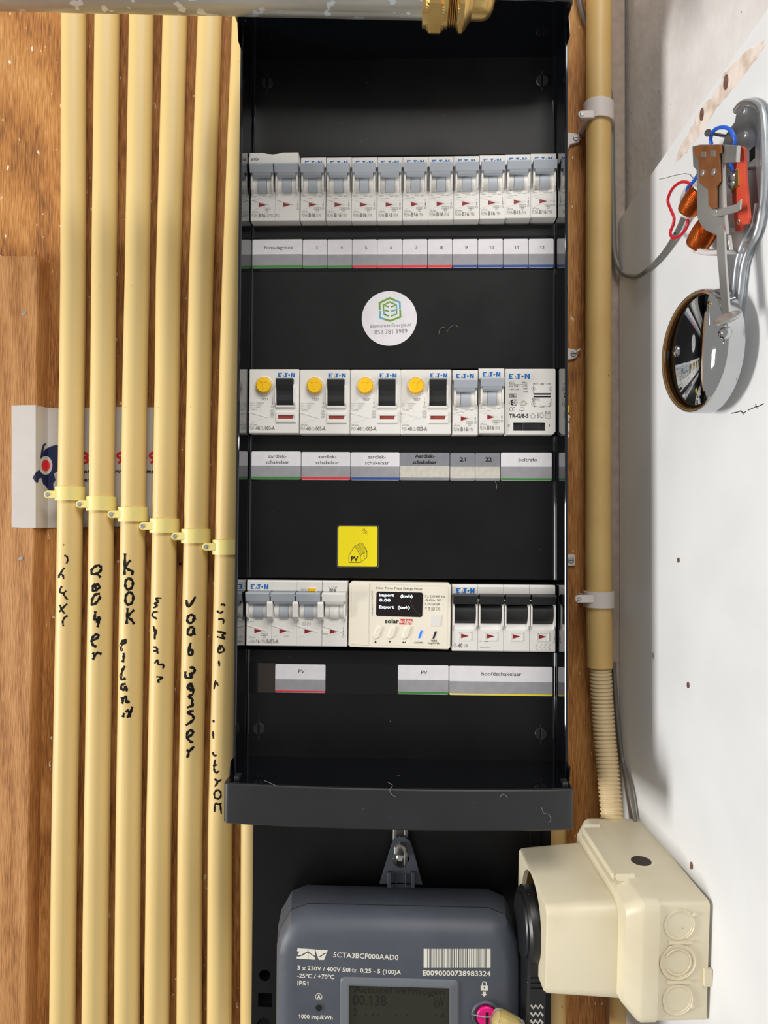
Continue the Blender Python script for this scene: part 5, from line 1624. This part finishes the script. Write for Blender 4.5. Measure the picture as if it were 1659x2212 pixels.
mb = MB(); mb.tube(smooth_path([fr.p(x, y, PN + 3.0) for x, y in [(1632, 440), (1622, 490), (1604, 528), (1592, 570), (1585, 640), (1580, 700)]], 5), 1.7, 10); mb.build('raised_rim', 'chrome_soft', t, True)
for x, y in ((1607, 240), (1609, 292), (1613, 530), (1562, 620)):
    v = qn(x, y, PN + 3); mb = MB(); mb.cyl(v[0], v[1], 2.0, -2.8, -3.9, 18, 0.4); mb.build('rivet', 'steel', t)
v = qn(1625, 333, PN + 3); mb = MB(); mb.box(v[0] - 2.4, v[0] + 2.4, -2.9, -3.15, v[1] - 3.2, v[1] + 3.2); mb.build('slot_hole', 'dark', t)
# gong
GC = fr.p(1537, 761, PN + 8)
mb = MB()
gr = 34.6
prof = [(0, gr - 0.5), (0.4, gr), (8.5, gr)]
for k in range(1, 13):
    a_ = math.radians(90 * k / 12)
    prof.append((8.5 + 12.0 * math.sin(a_), (gr) * (math.cos(a_) ** 0.8 if k < 12 else 0.004)))
mb.lathe(GC, (0, -1, 0), prof, 72); mb.build('gong', 'chrome', t, True, 50)
mb = MB(); mb.lathe(GC, (0, -1, 0), [(19.6, 3.2), (21.2, 3.0), (22.0, 1.8), (22.2, 0.1)], 24); mb.build('gong_screw', 'chrome', t, True)
mb = MB(); mb.cyl(GC.x, GC.z, 5, 0, GC.y, 20); mb.build('gong_post', 'steel', t)
# red fibre board, bracket, coils
red = [(1590, 350), (1597, 322), (1602, 316), (1607, 322), (1609, 380), (1617, 470), (1613, 484), (1602, 486), (1600, 498), (1588, 500), (1582, 440), (1580, 390), (1583, 352)]
wprism(red, 8.0, 9.6, 0.2).build('fibre_board', 'red_board', t)
mb = MB()
for x, y in ((1596, 360), (1600, 470)):
    v = qn(x, y, PN + 8); mb.cyl(v[0], v[1], 1.6, -2.8, -8.2, 12)
mb.build('board_spacer', 'steel', t)
v = qn(1595, 480, PN + 9.6); mb = MB(); mb.lathe((v[0], -9.5, v[1]), (0, -1, 0), [(0, 1.4), (0.3, 1.3), (0.3, 0.7), (0, 0.6)], 16, False, False); mb.build('eyelet', 'steel', t)
br = [(1495, 316), (1512, 312), (1562, 312), (1592, 314), (1590, 350), (1560, 353), (1562, 440), (1568, 505), (1572, 508), (1576, 540), (1550, 510), (1524, 498), (1514, 488), (1506, 470), (1504, 368), (1497, 360)]
wprism(br, 15.5, 17.5, 0.3).build('mounting_bracket', 'steel', t)
mb = MB()
for x, y in ((1548, 340), (1550, 480)):
    v = qn(x, y, PN + 15); mb.box(v[0] - 3, v[0] + 3, -2.8, -15.6, v[1] - 4, v[1] + 4)
mb.build('bracket_post', 'steel', t)
def coil(x, y, n, r, hh, tilt):
    c = fr.p(x, y, PN + n)
    axd = Vector((0.72, 0.2, 0.62))
    axd.normalize()
    mb = MB()
    prof = []
    nt = 22
    for k in range(nt):
        z0 = -hh + 2 * hh * k / nt
        bulge = 1.4 * math.sqrt(max(0, 1 - (z0 / hh) ** 2))
        st = 2 * hh / nt
        prof += [(z0, r - 0.35 + bulge), (z0 + st * 0.5, r + bulge)]
    mb.lathe(c, axd, prof, 30); co = mb.build('coil', 'copper', t, True, 60)
    return c, axd
c1, a1 = coil(1497, 436, 11, 5.2, 7.4, -0.45)
c2, a2_ = coil(1518, 508, 11, 5.8, 7.6, -0.45)
mb = MB()
for c, axd, hh, r in ((c1, a1, 7.5, 4.6), (c2, a2_, 7.7, 5.2)):
    mb.lathe(c + axd * hh, axd, [(0, r), (1.1, r)], 24); mb.lathe(c - axd * (hh + 1.1), axd, [(0, r), (1.1, r)], 24)
mb.build('bobbin_flange', 'bobbin', t, True, 40)
mb = MB(); wprism([(1488, 520), (1498, 535), (1530, 540), (1556, 540), (1562, 548), (1520, 552), (1496, 546)], 6, 14, 0.6, mb); mb.build('bobbin_foot', 'bobbin', t)
bz_ = [(1499, 317), (1512, 315), (1556, 312), (1558, 330), (1553, 334), (1555, 376), (1555, 392), (1547, 404), (1547, 450), (1538, 452), (1530, 444), (1529, 410), (1511, 396), (1508, 345), (1500, 336)]
wprism(bz_, 18.4, 19.2, 0.15).build('contact_spring', 'bronze', t)
mb = MB()
for x, y in ((1519, 333), (1539, 331)):
    wprism([(x - 5, y - 6), (x + 5, y - 6), (x + 5, y + 7), (x - 4, y + 7)], 18.5, 19.5, 0.1, mb)
mb.build('bent_tab', 'steel', t)
mb = MB()
for x, y in ((1519, 374), (1543, 372)):
    v = qn(x, y, PN + 19.2); mb.cyl(v[0], v[1], 1.9, -19, -20.1, 18, 0.4)
mb.build('rivet', 'steel', t)
arm = [(1544, 494), (1556, 486), (1564, 500), (1566, 560), (1575, 680), (1559, 684), (1553, 600), (1548, 545), (1548, 510)]
wprism(arm, 20.5, 21.6, 0.2).build('striker_arm', 'steel', t)
wprism([(1535, 458), (1540, 453), (1550, 453), (1590, 441), (1600, 430), (1598, 452), (1590, 458), (1548, 469), (1538, 468)], 18.6, 19.4, 0.15).build('contact_lever', 'steel', t)
v = qn(1544, 461, PN + 19.4); mb = MB(); mb.lathe((v[0], -19.3, v[1]), (0, -1, 0), [(0, 2.0), (0.4, 1.9), (0.4, 1.0), (0, 0.9)], 18, False, False); mb.build('eyelet', 'steel', t)
sc_ = fr.p(1570, 686, PN + 26)
mb = MB(); mb.lathe(sc_ + Vector((0, 0, 0)), (0.35, -0.55, 0.9), [(-2.2, 3.0), (-1.4, 5.4), (-0.4, 6.6), (0.4, 6.6), (0.9, 5.2), (0.5, 2.5), (0.3, 0.2)], 32); mb.build('striker_head', 'steel', t, True, 50)
mb = MB(); mb.lathe(sc_ + Vector((-1.5, 0, -7.2)), (0, 0, 1), [(-3.3 * math.cos(PI * k / 12), max(0.05, 3.3 * math.sin(PI * k / 12))) for k in range(13)], 24); mb.build('striker_knob', 'chrome', t, True)
mb = MB()
wp = lambda L: smooth_path([fr.p(x, y, PN + n) for x, y, n in L], 6)
mb.tube(wp([(1537, 312, 16), (1535, 300, 17), (1540, 285, 18), (1550, 277, 18), (1565, 275, 18), (1578, 281, 17), (1586, 296, 16), (1587, 310, 15), (1581, 330, 14), (1578, 350, 13), (1583, 370, 11)]), 1.0, 10); mb.build('lead_wire', 'wire_blue', t, True)
mb = MB(); mb.tube(wp([(1508, 376, 14), (1498, 392, 14), (1486, 405, 13), (1484, 416, 12)]), 0.95, 10); mb.build('lead_wire', 'wire_blue', t, True)
mb = MB(); mb.tube(wp([(1492, 398, 14), (1482, 393, 13), (1470, 394, 12), (1456, 404, 11), (1446, 420, 10), (1443, 436, 9), (1450, 455, 9), (1456, 470, 9), (1454, 486, 9), (1448, 502, 9), (1454, 514, 10), (1468, 510, 10), (1480, 497, 11), (1486, 482, 11), (1483, 470, 11), (1474, 464, 10)]), 0.95, 10); mb.build('lead_wire', 'wire_red', t, True)
mb = MB()
for x, y, r in ((1578, 386, 3.2), (1579, 400, 2.6)):
    v = fr.p(x, y, PN + 11); mb.lathe(v, (0, -1, 0), [(-1.5, r), (0, r * 0.9), (1.2, r * 0.5), (1.5, 0.2)], 14)
mb.build('solder_blob', 'chrome_soft', t, True)
wprism([(1588, 366), (1594, 364), (1595, 400), (1584, 410), (1580, 416), (1577, 410), (1588, 396)], 9.4, 10.8, 0.2).build('brass_clip', 'brass', t)
# nail holding the bell
fr = Side(1556, 290, PN)
t = thing('nail', 'dark nail sticking out of the white wall above the brown contact plate', 'nail', fr)
p0, p1 = fr.p(1567, 294, PN), fr.p(1529, 287, PN + 20)
axn = (p1 - p0)
mb = MB(); mb.lathe(p0, axn, [(-0.5, 0.9), (axn.length - 1.2, 0.9)], 14); mb.build('shank', 'nail', t, True, 40)
mb = MB(); mb.lathe(p0, axn, [(axn.length - 1.8, 0.95), (axn.length - 0.7, 1.9), (axn.length, 1.9)], 20); mb.build('head', 'nail', t, True, 40)

# ================================================================== socket box with plug
class WallFrame:
    rz = Side.rz
    def __init__(s, u, n, z):
        s.l = Vector((u, -n, z)); s.o = BO + BU * u + BN * n + Vector((0, 0, z))
    def q(s, u, n, z):
        return Vector((u, -n, z)) - s.l
TILT = math.radians(4.2)
BT = 0.0775                                         # the box stands slightly askew to the wall
BRZ = math.atan2(-1, BT)
BU, BN, BO = Vector((BT, -1, 0)).normalized(), Vector((-1, -BT, 0)).normalized(), Vector((169.0, 0, 0))
fr = WallFrame(90, PN, -250)
XN = 3.0                                            # all n below are given from 3 mm inside the wall face
t = thing('socket_outlet', 'large cream surface-mounted socket box on the white wall', 'socket', fr)
t.rotation_euler = (0, TILT, BRZ)
L0 = fr.l
def rb(u0_, u1_, n0, n1, z0, z1, r=3, ch=0.8, mbx=None):
    m_ = mbx or MB()
    m_.prism([(x, z) for x, z in rrect(u0_ - L0.x, u1_ - L0.x, z0 - L0.z, z1 - L0.z, r, 4)], -(n0 + XN) - L0.y, -(n1 + XN) - L0.y, ch)
    return m_
ZB0, ZB1 = -283.0, -209.0
m_ = rb(36, 142.5, 2.6, 33, ZB0 + 1.5, ZB1 - 1, 2.5, 0.4)
m_.build('back_box', 'socket', t, True, 30)
m_ = MB()
oq = lambda g, r: [(x, z) for x, z in rrect(34.5 + g - L0.x, 144 - g - L0.x, ZB0 + g - L0.z, ZB1 - g - L0.z, r, 5)]
yy = lambda n: -(n + XN) - L0.y
m_.loft([[(x, yy(32.5), z) for x, z in oq(0, 6)], [(x, yy(41), z) for x, z in oq(0, 6)], [(x, yy(43), z) for x, z in oq(0.8, 6)], [(x, yy(49.5), z) for x, z in oq(7.0, 6)]])
lid = m_.build('lid', 'socket', t, True, 25)
# ridges on the top of the lid
for u_ in (52, 116):
    m_ = MB()
    m_.loft([[(u_ - 2.4 - L0.x, yy(n_), ZB1 - 1.2 - L0.z), (u_ - L0.x, yy(n_), ZB1 + 2.0 - L0.z), (u_ + 2.4 - L0.x, yy(n_), ZB1 - 1.2 - L0.z)] for n_ in (37, 48)])
    m_.build('snap_rib', 'socket', lid)
m_ = MB(); m_.box(54.5 - L0.x, 113.5 - L0.x, yy(38), yy(49.8), ZB1 - 3 - L0.z, ZB1 + 0.9 - L0.z, 0.8); m_.build('top_shoulder', 'socket', lid)
# hood with the round opening that takes the plug
HU0, HU1, HZ0, HZ1, HN = 45.0, 122.0, -280.0, -224.5, 92.0
HCU, HCZ = 83.0, -250.0
m_ = MB()
ho_ = [(x, z) for x, z in rrect(HU0 - L0.x, HU1 - L0.x, HZ0 - L0.z, HZ1 - L0.z, 6, 5)]
hin = [p_ for p_ in circle(HCU - L0.x, HCZ - L0.z, 26.0, 40, 24.5) if p_[1] > HCZ - L0.z - 14] + [(HCU + 15 - L0.x, HZ0 + 2.2 - L0.z), (HCU - 15 - L0.x, HZ0 + 2.2 - L0.z)]
hin.sort(key=lambda p_: math.atan2(p_[1] - (HCZ - L0.z), p_[0] - (HCU - L0.x)))
hi2 = inset(ho_, 2.5)[1]
m_.loft([[(x, yy(47), z) for x, z in inset(ho_, -3.2)[1]], [(x, yy(HN - 1.5), z) for x, z in ho_], [(x, yy(HN), z) for x, z in inset(ho_, 1.2)[1]]], False, False)
m_.hole(inset(ho_, 1.2)[1], hin, (HCU - L0.x, HCZ - L0.z), yy(HN - 3), yy(HN))
m_.build('plug_hood', 'socket', t, True, 35)
m_ = MB(); m_.loft([[(x, yy(HN - 3), z) for x, z in inset(ho_, 3)[1]], [(x, yy(60), z) for x, z in inset(ho_, 3)[1]]], False, True); m_.build('hood_lining', 'socket_in', t)
# knock-outs on the end face, towards the viewer
EU = 142.5
def endpx(px_, py_):
    r_ = _ray(px_, py_); c = Vector((0, -CAM_D, 0)); k = (BO + BU * EU - c).dot(BU) / r_.dot(BU)
    qq = c + r_ * k - BO
    return qq.dot(BN) - XN, L0.z + (qq.z - L0.z + (EU - L0.x) * math.sin(TILT)) / math.cos(TILT)
for i, (px_, py_, r_, a0, a1) in enumerate(((1463, 1994, 8.8, -60, 100), (1463, 2077, 10.2, -200, 130), (1465, 2162, 8.8, -150, 80))):
    n_, z_ = endpx(px_, py_)
    m_ = MB()
    m_.lathe((EU - 0.2 - L0.x, yy(n_), z_ - L0.z), (1, 0, 0), [(0, r_), (0.7, r_), (0.7, r_ - 1.1), (0.3, r_ - 1.2), (0.3, 0.1)], 36)
    ko = m_.build('knockout', 'socket', t, True, 30)
    m_ = MB()
    m_.tube([(EU + 0.5 - L0.x, yy(n_) + (r_ + 0.2) * math.cos(math.radians(a)), z_ - L0.z + (r_ + 0.2) * math.sin(math.radians(a))) for a in range(a0, a1, 8)], 0.4, 6)
    if i == 1:
        m_.tube([(EU + 0.5 - L0.x, yy(n_) + (r_ - 2.6) * math.cos(math.radians(a)), z_ - L0.z + (r_ - 2.6) * math.sin(math.radians(a))) for a in range(-150, 160, 8)], 0.4, 6)
    m_.build('score_line', 'socket', ko)
m_ = MB()
for py_ in (2033, 2122):
    n0, z_ = endpx(1442, py_); n1, _z = endpx(1492, py_)
    m_.box(EU - 0.3 - L0.x, EU + 0.9 - L0.x, yy(n0), yy(n1), z_ - 1 - L0.z, z_ + 1 - L0.z)
for px_, py_ in ((1495, 1971), (1497, 2178)):
    n_, z_ = endpx(px_, py_); m_.lathe((EU - 0.5 - L0.x, yy(n_), z_ - L0.z), (1, 0, 0), [(0, 1.5), (1.2, 1.3), (1.6, 0.6), (1.6, 0.05)], 14)
m_.build('end_rib', 'socket', t)
m_ = MB(); m_.box(EU - 0.5 - L0.x, EU + 2 - L0.x, yy(1), yy(5.5), -259 - L0.z, -249 - L0.z, 0.3); m_.build('wall_foot', 'socket', t)
# broken-out oval on the top face
def toppx(px_, py_, z_):
    r_ = _ray(px_, py_); c = Vector((0, -CAM_D, 0)); k = z_ / r_.z
    qq = c + r_ * k - BO
    return qq.dot(BU), qq.dot(BN) - XN
uo, no = toppx(1381, 1852, -209.5)
m_ = MB(); m_.lathe((uo - L0.x, yy(no), ZB1 - 1.6 - L0.z), (0, 0, 1), [(0, 7.8), (0.75, 7.6), (0.9, 6.6), (0.7, 6.3)], 32, False, False); ko = m_.build('broken_knockout', 'socket', t, True)
m_ = MB(); m_.lathe((uo - L0.x, yy(no), ZB1 - 1.6 - L0.z), (0, 0, 1), [(0, 6.4), (0.65, 6.3)], 32); m_.build('knockout_hole', 'brown', ko)
# plug
fr = WallFrame(86, 91, -256)
t = thing('angled_plug', 'black rubber angled plug pushed into the cream socket', 'plug', fr)
t.rotation_euler = (0, TILT, BRZ)
L0 = Vector((90, -97, -261))
ph_ = [(90 + 23.5 * math.cos(a), -261 + 23.5 * math.sin(a)) for a in [math.radians(v) for v in range(-40, 221, 10)]]
outl = ph_ + [(72, -290), (76, -330), (79, -372), (106, -372), (107, -330), (108, -290)]
m_ = MB(); m_.prism([(x - L0.x, z - L0.z) for x, z in outl], -96 - L0.y, -107.5 - L0.y, 1.6); m_.build('body', 'plug', t, True, 30)
m_ = MB(); m_.prism([(x - L0.x, z - L0.z) for x, z in circle(90, -261, 21.5, 40)], -84 - L0.y, -97 - L0.y); m_.build('insert', 'plug', t, True, 40)
m_ = MB(); m_.prism([(x - L0.x, z - L0.z) for x, z in circle(90, -261, 19.5, 40)], -107 - L0.y, -109 - L0.y, 0.9); m_.build('cap_disc', 'plug', t, True, 30)
m_ = MB(); 
for k in range(3):
    zk = -286 - 3.4 * k - L0.z
    m_.box(108.4 - L0.x - 1.5, 109.2 - L0.x - 0.6, -98 - L0.y, -106 - L0.y, zk, zk + 1.4)
m_.build('strain_rib', 'plug', t)
m_ = MB()
for k in range(10):
    zk = -304 - 5.0 * k
    pts = [(107.2 - L0.x, -97.5 - 1.55 * j - L0.y, zk + (1.6 if j % 2 else -0.6) - L0.z) for j in range(6)]
    m_.tube(pts, 0.95, 6)
m_.build('grip_ridges', 'plug_grip', t).__setitem__('kind', 'stuff')
